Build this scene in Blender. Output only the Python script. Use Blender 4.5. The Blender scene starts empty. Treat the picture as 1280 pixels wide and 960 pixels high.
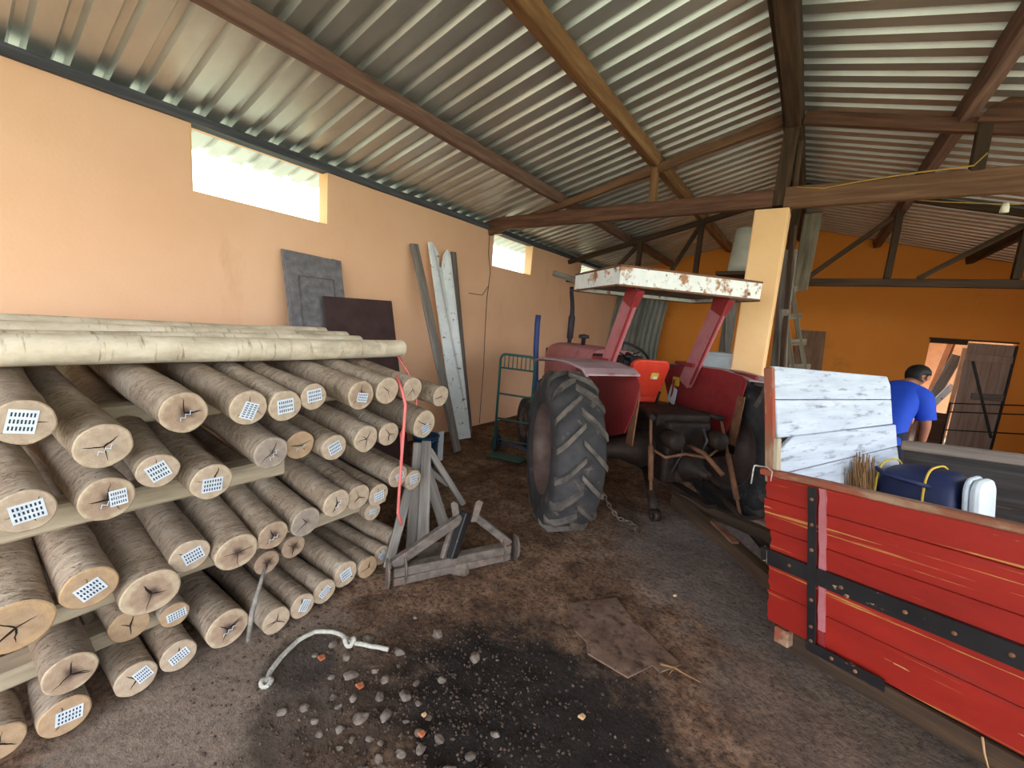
import bpy, bmesh, math, random
from mathutils import Vector, Matrix, noise
V = Vector
random.seed(7)
sc = bpy.context.scene
COL = sc.collection
PI = math.pi

# ------------------------------------------------------------------ camera
FOC = 526.446
RX = V((0.81467126, 0.57484617, 0.07656777))
DN = V((0.1461154, -0.0756934, -0.98636748))
FW = V((-0.56121389, 0.81475292, -0.14565912))
CP = V((0, 0, 1.6))
cam = bpy.data.cameras.new('camera'); camo = bpy.data.objects.new('camera', cam); COL.objects.link(camo)
cam.sensor_fit = 'HORIZONTAL'; cam.sensor_width = 36; cam.lens = FOC/1280*36
cam.clip_start = 0.02; cam.clip_end = 300
m = Matrix.Identity(4)
for i in range(3):
    m[i][0] = RX[i]; m[i][1] = -DN[i]; m[i][2] = -FW[i]; m[i][3] = CP[i]
camo.matrix_world = m
sc.camera = camo

# ------------------------------------------------------------------ materials
def new_mat(name):
    mt = bpy.data.materials.new(name); mt.use_nodes = True
    nt = mt.node_tree; b = nt.nodes['Principled BSDF']
    return mt, nt, b
def N(nt, t, **kw):
    n = nt.nodes.new(t)
    for k, v in kw.items(): setattr(n, k, v)
    return n
def ramp(nt, stops):
    r = N(nt, 'ShaderNodeValToRGB'); e = r.color_ramp.elements
    while len(e) < len(stops): e.new(0.5)
    for el, (p, c) in zip(e, stops):
        el.position = p; el.color = (c[0], c[1], c[2], 1)
    return r
def s2l(c):
    return tuple((x/12.92 if x <= .04045 else ((x+.055)/1.055)**2.4) for x in (v/255 for v in c))
def coords(nt, scale, rnd=True):
    tc = N(nt, 'ShaderNodeTexCoord'); mp = N(nt, 'ShaderNodeMapping')
    nt.links.new(tc.outputs['Object'], mp.inputs['Vector'])
    mp.inputs['Scale'].default_value = scale
    if rnd:
        oi = N(nt, 'ShaderNodeObjectInfo'); mu = N(nt, 'ShaderNodeMath', operation='MULTIPLY'); mu.inputs[1].default_value = 37.0
        nt.links.new(oi.outputs['Random'], mu.inputs[0])
        cx = N(nt, 'ShaderNodeCombineXYZ')
        for i in range(3): nt.links.new(mu.outputs[0], cx.inputs[i])
        nt.links.new(cx.outputs[0], mp.inputs['Location'])
    return mp
def noise_mat(name, stops, scale=(4, 4, 4), detail=6, rough=.75, metal=0.0, bump=.2, bscale=None, second=None, rnd=True, spec=.3, bdist=.01):
    """stops: colour ramp over a noise; second: (stops as masks) (colour, lo, hi, scale) patches over it"""
    mt, nt, b = new_mat(name)
    mp = coords(nt, scale, rnd)
    n = N(nt, 'ShaderNodeTexNoise'); n.inputs['Scale'].default_value = 1; n.inputs['Detail'].default_value = detail; n.inputs['Roughness'].default_value = .62
    nt.links.new(mp.outputs[0], n.inputs['Vector'])
    r = ramp(nt, stops); nt.links.new(n.outputs['Fac'], r.inputs[0])
    out = r.outputs[0]
    for sec in (second or []):
        col, lo, hi, s2 = sec
        mp2 = coords(nt, s2, rnd); n2 = N(nt, 'ShaderNodeTexNoise'); n2.inputs['Scale'].default_value = 1; n2.inputs['Detail'].default_value = 7; n2.inputs['Roughness'].default_value = .65
        nt.links.new(mp2.outputs[0], n2.inputs['Vector'])
        mr = N(nt, 'ShaderNodeMapRange'); mr.inputs[1].default_value = lo; mr.inputs[2].default_value = hi
        nt.links.new(n2.outputs['Fac'], mr.inputs[0])
        mx = N(nt, 'ShaderNodeMix', data_type='RGBA'); mx.inputs[7].default_value = (*col, 1)
        nt.links.new(mr.outputs[0], mx.inputs[0]); nt.links.new(out, mx.inputs[6]); out = mx.outputs[2]
    nt.links.new(out, b.inputs['Base Color'])
    b.inputs['Roughness'].default_value = rough; b.inputs['Metallic'].default_value = metal
    b.inputs['Specular IOR Level'].default_value = spec
    if bump:
        bp = N(nt, 'ShaderNodeBump'); bp.inputs['Strength'].default_value = bump; bp.inputs['Distance'].default_value = bdist
        if bscale:
            mp3 = coords(nt, bscale, rnd); n3 = N(nt, 'ShaderNodeTexNoise'); n3.inputs['Scale'].default_value = 1; n3.inputs['Detail'].default_value = 5
            nt.links.new(mp3.outputs[0], n3.inputs['Vector']); nt.links.new(n3.outputs['Fac'], bp.inputs['Height'])
        else: nt.links.new(n.outputs['Fac'], bp.inputs['Height'])
        nt.links.new(bp.outputs[0], b.inputs['Normal'])
    return mt
def wood(name, c1, c2, c3=None, rough=.8, bump=.35, second=None, gs=(1.6, 22, 22)):
    c1, c2 = s2l(c1), s2l(c2); c3 = s2l(c3) if c3 else tuple((a+b)/2 for a, b in zip(c1, c2))
    return noise_mat(name, [(.3, c1), (.5, c3), (.7, c2)], gs, 7, rough, 0, bump, second=second)
def plain(name, c, rough=.6, metal=0, var=.12, scale=6, bump=.05, second=None):
    c = s2l(c)
    return noise_mat(name, [(.3, tuple(x*(1-var) for x in c)), (.7, tuple(min(1, x*(1+var)) for x in c))], (scale,)*3, 5, rough, metal, bump, second=second)

MAT = {}
MAT['wall'] = noise_mat('orange_plaster', [(.3, s2l((239, 190, 152))), (.7, s2l((246, 200, 164)))], (1.3, 1.3, 1.3), 6, .85, 0, .12, (45, 45, 45), rnd=False,
                        second=[(s2l((230, 178, 140)), .6, .8, (2.2, 2.2, .9))])
MAT['wallback'] = noise_mat('deep_orange_plaster', [(.3, s2l((226, 138, 52))), (.7, s2l((232, 148, 62)))], (1.2, 1.2, 1.2), 6, .85, 0, .12, (45, 45, 45), rnd=False,
                        second=[(s2l((190, 108, 30)), .6, .8, (1.2, 1.2, 1.2))])
MAT['wallraw'] = noise_mat('grey_mortar', [(.3, s2l((120, 116, 112))), (.7, s2l((150, 144, 136)))], (6, 6, 6), 6, .9, 0, .3)
MAT['pillar'] = noise_mat('pale_orange_plaster', [(.3, s2l((240, 192, 138))), (.7, s2l((245, 202, 150)))], (3, 3, 3), 6, .85, 0, .1, (50, 50, 50))
MAT['beam'] = wood('dark_brown_beam', (72, 48, 36), (128, 88, 66), (98, 66, 50))
MAT['beamred'] = wood('reddish_beam', (92, 66, 56), (140, 108, 94), (116, 86, 74))
MAT['beamlight'] = wood('orange_brown_beam', (108, 74, 48), (160, 120, 82), (134, 96, 62))
MAT['beammid'] = wood('mid_brown_beam', (88, 60, 42), (134, 98, 72), (110, 78, 56))
MAT['beamdark'] = wood('old_black_brown_beam', (50, 38, 28), (92, 68, 48), (68, 50, 36))
MAT['plate'] = wood('blue_grey_plate', (62, 62, 66), (98, 98, 104), (78, 78, 84))
MAT['greywood'] = wood('weathered_grey_wood', (92, 86, 82), (150, 142, 134), (120, 113, 107))
MAT['khaki'] = wood('khaki_grey_wood', (74, 66, 54), (128, 116, 98))
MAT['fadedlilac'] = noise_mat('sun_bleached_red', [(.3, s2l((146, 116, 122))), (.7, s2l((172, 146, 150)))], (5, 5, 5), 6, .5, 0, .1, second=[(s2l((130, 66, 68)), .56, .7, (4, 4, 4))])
MAT['darkgrey'] = wood('dark_grey_wood', (98, 95, 98), (134, 131, 134), (116, 112, 115), gs=(14, 14, 1.4))
MAT['darkboard'] = noise_mat('dark_maroon_board', [(.3, s2l((58, 42, 42))), (.7, s2l((78, 58, 56)))], (6, 6, 1.5), 6, .6, 0, .1)
MAT['whiteboardold'] = noise_mat('flaking_white_paint', [(.3, s2l((218, 226, 230))), (.7, s2l((236, 240, 240)))], (8, 8, 2), 6, .7, 0, .2,
                        second=[(s2l((110, 100, 90)), .6, .66, (16, 16, 5))])
MAT['whitetrailer'] = noise_mat('worn_white_paint', [(.3, s2l((160, 167, 178))), (.7, s2l((192, 198, 208)))], (2, 18, 18), 7, .75, 0, .3,
                        second=[(s2l((112, 114, 122)), .54, .70, (6, 34, 34))])
MAT['red'] = noise_mat('scratched_red_paint', [(.3, s2l((130, 26, 17))), (.7, s2l((152, 35, 23)))], (3, 8, 8), 6, .55, 0, .1,
                        second=[(s2l((128, 40, 32)), .56, .7, (2, 10, 10)), (s2l((176, 124, 66)), .615, .64, (.9, 30, 55)), (s2l((186, 142, 90)), .66, .68, (2.6, 12, 20))])
MAT['blackiron'] = noise_mat('chipped_black_paint', [(.3, s2l((24, 22, 24))), (.7, s2l((40, 37, 38)))], (6, 6, 6), 6, .45, 0, .15,
                        second=[(s2l((168, 138, 110)), .66, .69, (9, 22, 22))])
MAT['railwood'] = noise_mat('worn_red_rail', [(.3, s2l((150, 60, 40))), (.7, s2l((120, 90, 70)))], (3, 20, 20), 6, .8, 0, .3,
                        second=[(s2l((150, 122, 98)), .5, .62, (4, 12, 12))])
MAT['trailerin'] = wood('dark_trailer_boards', (52, 47, 46), (92, 84, 80), (70, 64, 62))
MAT['trailertop'] = wood('grey_top_rail', (110, 98, 90), (158, 142, 130))
MAT['rubber'] = noise_mat('dusty_tyre_rubber', [(.3, s2l((40, 39, 41))), (.7, s2l((66, 63, 64)))], (7, 7, 7), 6, .8, 0, .3,
                        second=[(s2l((112, 98, 88)), .58, .75, (9, 9, 9))])
MAT['lug'] = noise_mat('dusty_lug', [(.3, s2l((58, 55, 54))), (.7, s2l((108, 98, 90)))], (10, 10, 10), 6, .85, 0, .3)
MAT['rim'] = noise_mat('grimy_rim', [(.3, s2l((78, 62, 58))), (.7, s2l((112, 92, 86)))], (7, 7, 7), 6, .6, .2, .2)
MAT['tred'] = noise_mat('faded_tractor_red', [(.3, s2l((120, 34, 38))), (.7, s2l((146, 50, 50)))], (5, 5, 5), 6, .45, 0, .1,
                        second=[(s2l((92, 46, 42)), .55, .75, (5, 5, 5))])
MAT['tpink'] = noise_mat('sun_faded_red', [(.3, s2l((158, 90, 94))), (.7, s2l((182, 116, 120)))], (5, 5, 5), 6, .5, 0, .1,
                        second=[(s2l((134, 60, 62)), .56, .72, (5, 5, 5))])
MAT['seat'] = noise_mat('orange_red_vinyl', [(.3, s2l((190, 44, 30))), (.7, s2l((206, 66, 44)))], (5, 5, 5), 6, .4, 0, .1)
MAT['canopy'] = noise_mat('rusty_white_canopy', [(.3, s2l((212, 214, 212))), (.7, s2l((232, 232, 226)))], (5, 5, 5), 6, .6, 0, .15,
                        second=[(s2l((160, 112, 78)), .53, .62, (9, 9, 9)), (s2l((110, 66, 44)), .60, .68, (15, 15, 15))])
MAT['greasy'] = noise_mat('greasy_iron', [(.3, s2l((26, 21, 19))), (.7, s2l((60, 45, 38)))], (9, 9, 9), 6, .65, .3, .4)
MAT['rust'] = noise_mat('rusty_iron', [(.3, s2l((98, 64, 46))), (.7, s2l((140, 98, 72)))], (12, 12, 12), 6, .8, .2, .4)
MAT['oldiron'] = noise_mat('weathered_iron', [(.3, s2l((74, 66, 62))), (.7, s2l((132, 120, 112)))], (10, 10, 10), 7, .7, .35, .4,
                        second=[(s2l((104, 74, 58)), .55, .7, (8, 8, 8))])
MAT['exhaust'] = plain('dark_exhaust', (58, 54, 62), .6, .4)
MAT['chrome'] = plain('dull_steel', (150, 150, 152), .4, .8)
MAT['greenpaint'] = plain('dark_green_paint', (38, 86, 82), .5, 0)
MAT['bluepaint'] = plain('dark_blue_paint', (44, 60, 110), .5, 0)
MAT['pinkpaint'] = plain('faded_pink_red', (214, 112, 108), .6, 0)
MAT['bluebucket'] = plain('blue_plastic', (28, 70, 112), .4, 0)
MAT['paleplastic'] = plain('pale_plastic', (196, 206, 214), .5, 0)
MAT['metalsheet'] = noise_mat('galvanised_sheet', [(.3, (.52, .53, .52)), (.7, (.66, .67, .65))], (1.2, 3, 3), 5, .42, .82, 0, rnd=False,
                        second=[((.40, .40, .38), .55, .8, (.7, 2, 2))])
MAT['oldsheet'] = noise_mat('grey_fibre_sheet', [(.3, s2l((110, 116, 112))), (.7, s2l((146, 150, 142)))], (4, 4, 1.5), 6, .75, 0, .1)
MAT['palesheet'] = plain('pale_sheet', (196, 192, 180), .7, 0)
MAT['rope'] = noise_mat('pale_rope', [(.3, s2l((150, 146, 136))), (.7, s2l((186, 182, 172)))], (60, 60, 60), 3, .9, 0, .5)
MAT['cord'] = plain('yellow_cord', (176, 140, 70), .8)
MAT['stone'] = noise_mat('grey_stone', [(.3, s2l((70, 58, 50))), (.7, s2l((128, 116, 106)))], (22, 22, 22), 6, .9, 0, .4)
MAT['chip'] = plain('wood_chip', (188, 150, 108), .8, 0)
MAT['orangechip'] = plain('orange_brick_chip', (160, 92, 60), .85, 0)
MAT['steelplate'] = noise_mat('zinc_nail_plate', [(.3, s2l((196, 208, 220))), (.7, s2l((226, 234, 240)))], (30, 30, 30), 3, .5, .25, 0)
MAT['slot'] = plain('dark_slot', (52, 54, 66), .8, 0, 0)
MAT['crack'] = plain('dark_crack', (34, 25, 20), .9, 0, 0)
MAT['skin'] = plain('skin', (150, 100, 76), .55, 0, .05, 9, .03)
MAT['hair'] = plain('black_hair', (26, 22, 22), .6, 0, .2, 60, .4)
MAT['blueshirt'] = plain('royal_blue_cloth', (24, 62, 168), .8, 0, .08, 20, .1)
MAT['darktrouser'] = plain('dark_navy_cloth', (28, 30, 44), .85, 0, .1, 20, .1)
MAT['navybag'] = plain('navy_nylon', (34, 42, 78), .55, 0, .15, 14, .15)
MAT['yellow'] = plain('yellow_piping', (206, 170, 56), .6, 0)
MAT['white'] = plain('off_white_cloth', (214, 222, 226), .7, 0)
MAT['straw'] = plain('brown_straw', (128, 96, 62), .9, 0)
MAT['doorwood'] = wood('brown_grey_door_boards', (136, 112, 100), (176, 152, 138), gs=(16, 16, 1.4))
MAT['peach'] = plain('peach_timber', (226, 170, 130), .7)
MAT['outground'] = plain('sunlit_short_grass', (132, 138, 116), .95, 0, .2, .6, 0)
MAT['sleeve'] = plain('white_ceramic', (224, 220, 196), .5)
MAT['paper'] = plain('pale_label', (206, 208, 214), .6)
MAT['brownsheet'] = wood('brown_plywood', (112, 84, 66), (146, 114, 92), gs=(12, 12, 1.4))

def bark_mat():
    mt, nt, b = new_mat('ringed_bark')
    oi = N(nt, 'ShaderNodeObjectInfo')
    def noi(scale, d, dist=0, ro=.6):
        mp = coords(nt, scale); n = N(nt, 'ShaderNodeTexNoise'); n.inputs['Scale'].default_value = 1; n.inputs['Detail'].default_value = d; n.inputs['Distortion'].default_value = dist; n.inputs['Roughness'].default_value = ro
        nt.links.new(mp.outputs[0], n.inputs['Vector']); return n
    n1 = noi((62, 5, 5), 5, .5, .7); n2 = noi((3, 8, 8), 6); n3 = noi((34, 9, 9), 3, 1.2)
    r1 = ramp(nt, [(.26, s2l((84, 70, 60))), (.42, s2l((146, 128, 110))), (.58, s2l((164, 147, 129))), (.7, s2l((212, 196, 172)))]); nt.links.new(n1.outputs['Fac'], r1.inputs[0])
    r2 = ramp(nt, [(.3, s2l((104, 80, 62))), (.5, s2l((156, 138, 120))), (.68, s2l((182, 170, 154)))]); nt.links.new(n2.outputs['Fac'], r2.inputs[0])
    mx = N(nt, 'ShaderNodeMix', data_type='RGBA'); mx.inputs[0].default_value = .5
    nt.links.new(r1.outputs[0], mx.inputs[6]); nt.links.new(r2.outputs[0], mx.inputs[7])
    # thin dark ring cracks
    r3 = ramp(nt, [(.465, (1, 1, 1)), (.495, (.42, .36, .31)), (.525, (1, 1, 1))]); nt.links.new(n3.outputs['Fac'], r3.inputs[0])
    m3 = N(nt, 'ShaderNodeMix', data_type='RGBA', blend_type='MULTIPLY'); m3.inputs[0].default_value = .75
    nt.links.new(mx.outputs[2], m3.inputs[6]); nt.links.new(r3.outputs[0], m3.inputs[7])
    hs = N(nt, 'ShaderNodeHueSaturation')
    mr = N(nt, 'ShaderNodeMapRange'); mr.inputs[3].default_value = .82; mr.inputs[4].default_value = 1.2
    nt.links.new(oi.outputs['Random'], mr.inputs[0]); nt.links.new(mr.outputs[0], hs.inputs['Value'])
    nt.links.new(m3.outputs[2], hs.inputs['Color']); nt.links.new(hs.outputs[0], b.inputs['Base Color'])
    b.inputs['Roughness'].default_value = .85; b.inputs['Specular IOR Level'].default_value = .2
    ad = N(nt, 'ShaderNodeMath', operation='ADD'); nt.links.new(n1.outputs['Fac'], ad.inputs[0]); nt.links.new(r3.outputs[0], ad.inputs[1])
    bp = N(nt, 'ShaderNodeBump'); bp.inputs['Strength'].default_value = .7; bp.inputs['Distance'].default_value = .010
    nt.links.new(ad.outputs[0], bp.inputs['Height']); nt.links.new(bp.outputs[0], b.inputs['Normal'])
    return mt
MAT['bark'] = bark_mat()
def cut_mat(name, c_out, c_in, heart, hw):
    """sawn end: growth rings round the local X axis, with or without a dark heart"""
    mt, nt, b = new_mat(name)
    tc = N(nt, 'ShaderNodeTexCoord')
    mp = N(nt, 'ShaderNodeMapping'); nt.links.new(tc.outputs['Object'], mp.inputs['Vector']); mp.inputs['Scale'].default_value = (0, 1, 1)
    ns = N(nt, 'ShaderNodeTexNoise'); ns.inputs['Scale'].default_value = 18; ns.inputs['Detail'].default_value = 6
    nt.links.new(tc.outputs['Object'], ns.inputs['Vector'])
    ln = N(nt, 'ShaderNodeVectorMath', operation='LENGTH'); nt.links.new(mp.outputs[0], ln.inputs[0])
    ad = N(nt, 'ShaderNodeMath', operation='MULTIPLY_ADD'); nt.links.new(ns.outputs['Fac'], ad.inputs[0]); ad.inputs[1].default_value = .05; nt.links.new(ln.outputs['Value'], ad.inputs[2])
    r = ramp(nt, [(0, s2l(heart)), (.025+hw, s2l(heart)), (.05+hw, s2l(c_in)), (.085, s2l(c_in)), (.1, s2l(c_out))])
    nt.links.new(ad.outputs[0], r.inputs[0])
    w = N(nt, 'ShaderNodeMath', operation='MULTIPLY'); w.inputs[1].default_value = 700; nt.links.new(ad.outputs[0], w.inputs[0])
    sn = N(nt, 'ShaderNodeMath', operation='SINE'); nt.links.new(w.outputs[0], sn.inputs[0])
    mr = N(nt, 'ShaderNodeMapRange'); mr.inputs[1].default_value = -1; mr.inputs[3].default_value = .95; mr.inputs[4].default_value = 1.02
    nt.links.new(sn.outputs[0], mr.inputs[0])
    hs = N(nt, 'ShaderNodeHueSaturation'); nt.links.new(r.outputs[0], hs.inputs['Color']); nt.links.new(mr.outputs[0], hs.inputs['Value'])
    n2 = N(nt, 'ShaderNodeTexNoise'); n2.inputs['Scale'].default_value = 34; n2.inputs['Detail'].default_value = 8; n2.inputs['Roughness'].default_value = .7; nt.links.new(tc.outputs['Object'], n2.inputs['Vector'])
    mx = N(nt, 'ShaderNodeMix', data_type='RGBA', blend_type='MULTIPLY'); mx.inputs[0].default_value = .5
    r2 = ramp(nt, [(.3, (.55, .48, .42)), (.6, (1, 1, 1))]); nt.links.new(n2.outputs['Fac'], r2.inputs[0])
    nt.links.new(hs.outputs[0], mx.inputs[6]); nt.links.new(r2.outputs[0], mx.inputs[7])
    nt.links.new(mx.outputs[2], b.inputs['Base Color'])
    b.inputs['Roughness'].default_value = .85
    return mt
MAT['cutpale'] = cut_mat('pale_sawn_wood', (192, 172, 146), (180, 160, 138), (142, 118, 100), -.008)
MAT['cutheart'] = cut_mat('sawn_wood_dark_heart', (188, 168, 142), (162, 138, 116), (84, 64, 54), .012)
MAT['cutorange'] = cut_mat('orange_sawn_wood', (184, 152, 114), (172, 144, 114), (118, 90, 70), -.01)
MAT['cutgrey'] = cut_mat('grey_sawn_wood', (166, 152, 136), (150, 136, 124), (100, 86, 78), .0)
MAT['cuts'] = [MAT['cutpale'], MAT['cutheart'], MAT['cutorange'], MAT['cutgrey']]
MAT['pole'] = noise_mat('pale_peeled_pole', [(.3, s2l((176, 160, 136))), (.55, s2l((216, 202, 178))), (.72, s2l((230, 220, 202)))], (5, 8, 8), 6, .8, 0, .3, (40, 6, 6),
                        second=[(s2l((136, 118, 94)), .58, .7, (40, 5, 5)), (s2l((150, 140, 122)), .55, .75, (2, 6, 6))], bdist=.004)
MAT['bearer'] = noise_mat('pale_sawn_bearer', [(.3, s2l((140, 126, 106))), (.7, s2l((180, 166, 142)))], (3, 20, 20), 6, .85, 0, .3)

def floor_mat():
    mt, nt, b = new_mat('dirt_floor')
    tc = N(nt, 'ShaderNodeTexCoord')
    def noi(s, d=8, ro=.62):
        n = N(nt, 'ShaderNodeTexNoise'); n.inputs['Scale'].default_value = s; n.inputs['Detail'].default_value = d; n.inputs['Roughness'].default_value = ro
        nt.links.new(tc.outputs['Object'], n.inputs['Vector']); return n
    n1 = noi(2.2, 9, .68); n2 = noi(7, 9, .7); n3 = noi(38, 8, .72)
    r = ramp(nt, [(.3, s2l((84, 60, 46))), (.5, s2l((130, 102, 82))), (.68, s2l((164, 138, 118)))]); nt.links.new(n1.outputs['Fac'], r.inputs[0])
    r2 = ramp(nt, [(.36, (.30, .27, .25)), (.5, (.85, .82, .8)), (.66, (1.15, 1.12, 1.1))]); nt.links.new(n2.outputs['Fac'], r2.inputs[0])
    mx = N(nt, 'ShaderNodeMix', data_type='RGBA', blend_type='MULTIPLY'); mx.inputs[0].default_value = .8
    nt.links.new(r.outputs[0], mx.inputs[6]); nt.links.new(r2.outputs[0], mx.inputs[7])
    r3 = ramp(nt, [(.36, (.38, .34, .31)), (.5, (.95, .93, .9)), (.66, (1.25, 1.22, 1.18))]); nt.links.new(n3.outputs['Fac'], r3.inputs[0])
    mx3 = N(nt, 'ShaderNodeMix', data_type='RGBA', blend_type='MULTIPLY'); mx3.inputs[0].default_value = .85
    nt.links.new(mx.outputs[2], mx3.inputs[6]); nt.links.new(r3.outputs[0], mx3.inputs[7])
    out = mx3.outputs[2]
    def patch(out, cx, cy, sx, sy, col, w0, w1, nz, amt):
        mp = N(nt, 'ShaderNodeMapping'); nt.links.new(tc.outputs['Object'], mp.inputs['Vector'])
        mp.inputs['Location'].default_value = (-cx/sx, -cy/sy, 0); mp.inputs['Scale'].default_value = (1/sx, 1/sy, 0)
        l = N(nt, 'ShaderNodeVectorMath', operation='LENGTH'); nt.links.new(mp.outputs[0], l.inputs[0])
        a = N(nt, 'ShaderNodeMath', operation='MULTIPLY_ADD'); nt.links.new(nz.outputs['Fac'], a.inputs[0]); a.inputs[1].default_value = 1.3; nt.links.new(l.outputs['Value'], a.inputs[2])
        mr = N(nt, 'ShaderNodeMapRange'); mr.inputs[1].default_value = w0; mr.inputs[2].default_value = w1; mr.inputs[3].default_value = amt; mr.inputs[4].default_value = 0
        nt.links.new(a.outputs[0], mr.inputs[0])
        m2 = N(nt, 'ShaderNodeMix', data_type='RGBA'); m2.inputs[7].default_value = (*s2l(col), 1)
        nt.links.new(mr.outputs[0], m2.inputs[0]); nt.links.new(out, m2.inputs[6]); return m2.outputs[2]
    n4 = noi(4, 8, .7)
    out = patch(out, -1.72, .62, .55, .75, (146, 132, 120), 1.25, 1.6, n4, .7)      # grey concrete remains by the posts
    out = patch(out, -.15, 3.3, .9, .9, (126, 116, 112), 1.4, 1.8, n4, .6)
    out = patch(out, .35, 2.2, .55, .5, (118, 106, 98), 1.4, 1.8, n4, .5)
    out = patch(out, -.70, 1.34, .80, .60, (34, 29, 27), 1.3, 1.7, n4, .96)          # black charred / oily mud
    out = patch(out, -1.35, .85, .40, .36, (66, 54, 46), 1.3, 1.6, n4, .75)
    out = patch(out, -1.68, .93, .17, .2, (66, 58, 54), 1.4, 1.6, n4, .8)
    mx4 = N(nt, 'ShaderNodeMix', data_type='RGBA', blend_type='MULTIPLY'); mx4.inputs[0].default_value = .5; nt.links.new(out, mx4.inputs[6]); nt.links.new(r3.outputs[0], mx4.inputs[7]); out = mx4.outputs[2]
    nt.links.new(out, b.inputs['Base Color']); b.inputs['Roughness'].default_value = .9; b.inputs['Specular IOR Level'].default_value = .25
    bp = N(nt, 'ShaderNodeBump'); bp.inputs['Strength'].default_value = .9; bp.inputs['Distance'].default_value = .02
    ad = N(nt, 'ShaderNodeMath', operation='ADD'); nt.links.new(n2.outputs['Fac'], ad.inputs[0]); nt.links.new(n3.outputs['Fac'], ad.inputs[1])
    nt.links.new(ad.outputs[0], bp.inputs['Height']); nt.links.new(bp.outputs[0], b.inputs['Normal'])
    return mt
MAT['floor'] = floor_mat()

# ------------------------------------------------------------------ builders
def tag(o, label=None, cat=None, group=None, kind=None):
    if label: o['label'] = label
    if cat: o['category'] = cat
    if group: o['group'] = group
    if kind: o['kind'] = kind
    return o
def thing(name, loc, label, cat, group=None):
    o = bpy.data.objects.new(name, None); COL.objects.link(o); o.location = loc; o.empty_display_size = .1
    return tag(o, label, cat, group)
def wloc(o):
    return (wloc(o.parent) if o.parent else Matrix.Identity(4)) @ o.matrix_basis
def link(o, parent=None, mw=None):
    COL.objects.link(o)
    mw = mw or Matrix.Identity(4)
    if parent:
        o.parent = parent; o.matrix_basis = wloc(parent).inverted() @ mw
    else: o.matrix_basis = mw
    return o
class MB:
    def __init__(s): s.v = []; s.f = []; s.mi = []; s.sm = []
    def add(s, vs, fs, mi=0, smooth=False):
        o = len(s.v); s.v += [V(v) for v in vs]
        for f in fs: s.f.append([i+o for i in f]); s.mi.append(mi); s.sm.append(smooth)
    def box(s, lo, hi, M=None, mi=0):
        x0, y0, z0 = lo; x1, y1, z1 = hi
        vs = [V(p) for p in ((x0,y0,z0),(x1,y0,z0),(x1,y1,z0),(x0,y1,z0),(x0,y0,z1),(x1,y0,z1),(x1,y1,z1),(x0,y1,z1))]
        if M: vs = [M @ p for p in vs]
        s.add(vs, [(0,3,2,1),(4,5,6,7),(0,1,5,4),(1,2,6,5),(2,3,7,6),(3,0,4,7)], mi)
    def prism(s, pts, d, mi=0):
        """closed polygon pts (3-D, planar) pushed along d"""
        n = len(pts); d = V(d); vs = [V(p) for p in pts] + [V(p)+d for p in pts]
        s.add(vs, [tuple(range(n))[::-1], tuple(range(n, 2*n))] + [(i, (i+1) % n, (i+1) % n+n, i+n) for i in range(n)], mi)
    def tube(s, pts, r, seg=8, mi=0, cap=True, smooth=True):
        pts = [V(p) for p in pts]; n = len(pts)
        rs = r if isinstance(r, (list, tuple)) else [r]*n
        t0 = (pts[1]-pts[0]).normalized(); u = t0.orthogonal().normalized(); vs = []
        for i, p in enumerate(pts):
            t = ((pts[min(i+1, n-1)]-pts[max(i-1, 0)])).normalized()
            u = (u - t*u.dot(t)).normalized(); w = t.cross(u)
            vs += [p + (u*math.cos(2*PI*k/seg)+w*math.sin(2*PI*k/seg))*rs[i] for k in range(seg)]
        fs = [(i*seg+k, i*seg+(k+1) % seg, (i+1)*seg+(k+1) % seg, (i+1)*seg+k) for i in range(n-1) for k in range(seg)]
        s.add(vs, fs, mi, smooth)
        if cap:
            s.add(vs[:seg], [tuple(range(seg))[::-1]], mi); s.add(vs[-seg:], [tuple(range(seg))], mi)
    def lathe(s, prof, M=None, seg=32, mi=0, smooth=True, close=False):
        """profile (x along axis, radius) spun round local X"""
        vs = []; n = len(prof)
        for x, r in prof:
            for k in range(seg):
                a = 2*PI*k/seg; vs.append(V((x, r*math.cos(a), r*math.sin(a))))
        if M: vs = [M @ v for v in vs]
        rng = range(n if close else n-1)
        s.add(vs, [(i*seg+k, ((i+1) % n)*seg+k, ((i+1) % n)*seg+(k+1) % seg, i*seg+(k+1) % seg) for i in rng for k in range(seg)], mi, smooth)
    def build(s, name, mats, parent=None, mw=None, local=None, bevel=0, bseg=2, sub=0, autosmooth=False):
        """local: matrix whose inverse turns the world vertices into object space (so that textures follow the thing)"""
        me = bpy.data.meshes.new(name); vs = s.v
        if local is not None:
            inv = local.inverted(); vs = [inv @ v for v in vs]; mw = local
        me.from_pydata([tuple(v) for v in vs], [], s.f)
        if not isinstance(mats, (list, tuple)): mats = [mats]
        for mt in mats: me.materials.append(mt)
        me.polygons.foreach_set('material_index', s.mi); me.polygons.foreach_set('use_smooth', s.sm)
        me.update()
        bm = bmesh.new(); bm.from_mesh(me); bmesh.ops.remove_doubles(bm, verts=bm.verts, dist=1e-5); bmesh.ops.recalc_face_normals(bm, faces=bm.faces); bm.to_mesh(me); bm.free()
        o = bpy.data.objects.new(name, me); link(o, parent, mw)
        if bevel:
            b = o.modifiers.new('bevel', 'BEVEL'); b.width = bevel; b.segments = bseg; b.limit_method = 'ANGLE'; b.angle_limit = .6
        if sub:
            su = o.modifiers.new('sub', 'SUBSURF'); su.levels = su.render_levels = sub
        return o
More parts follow.
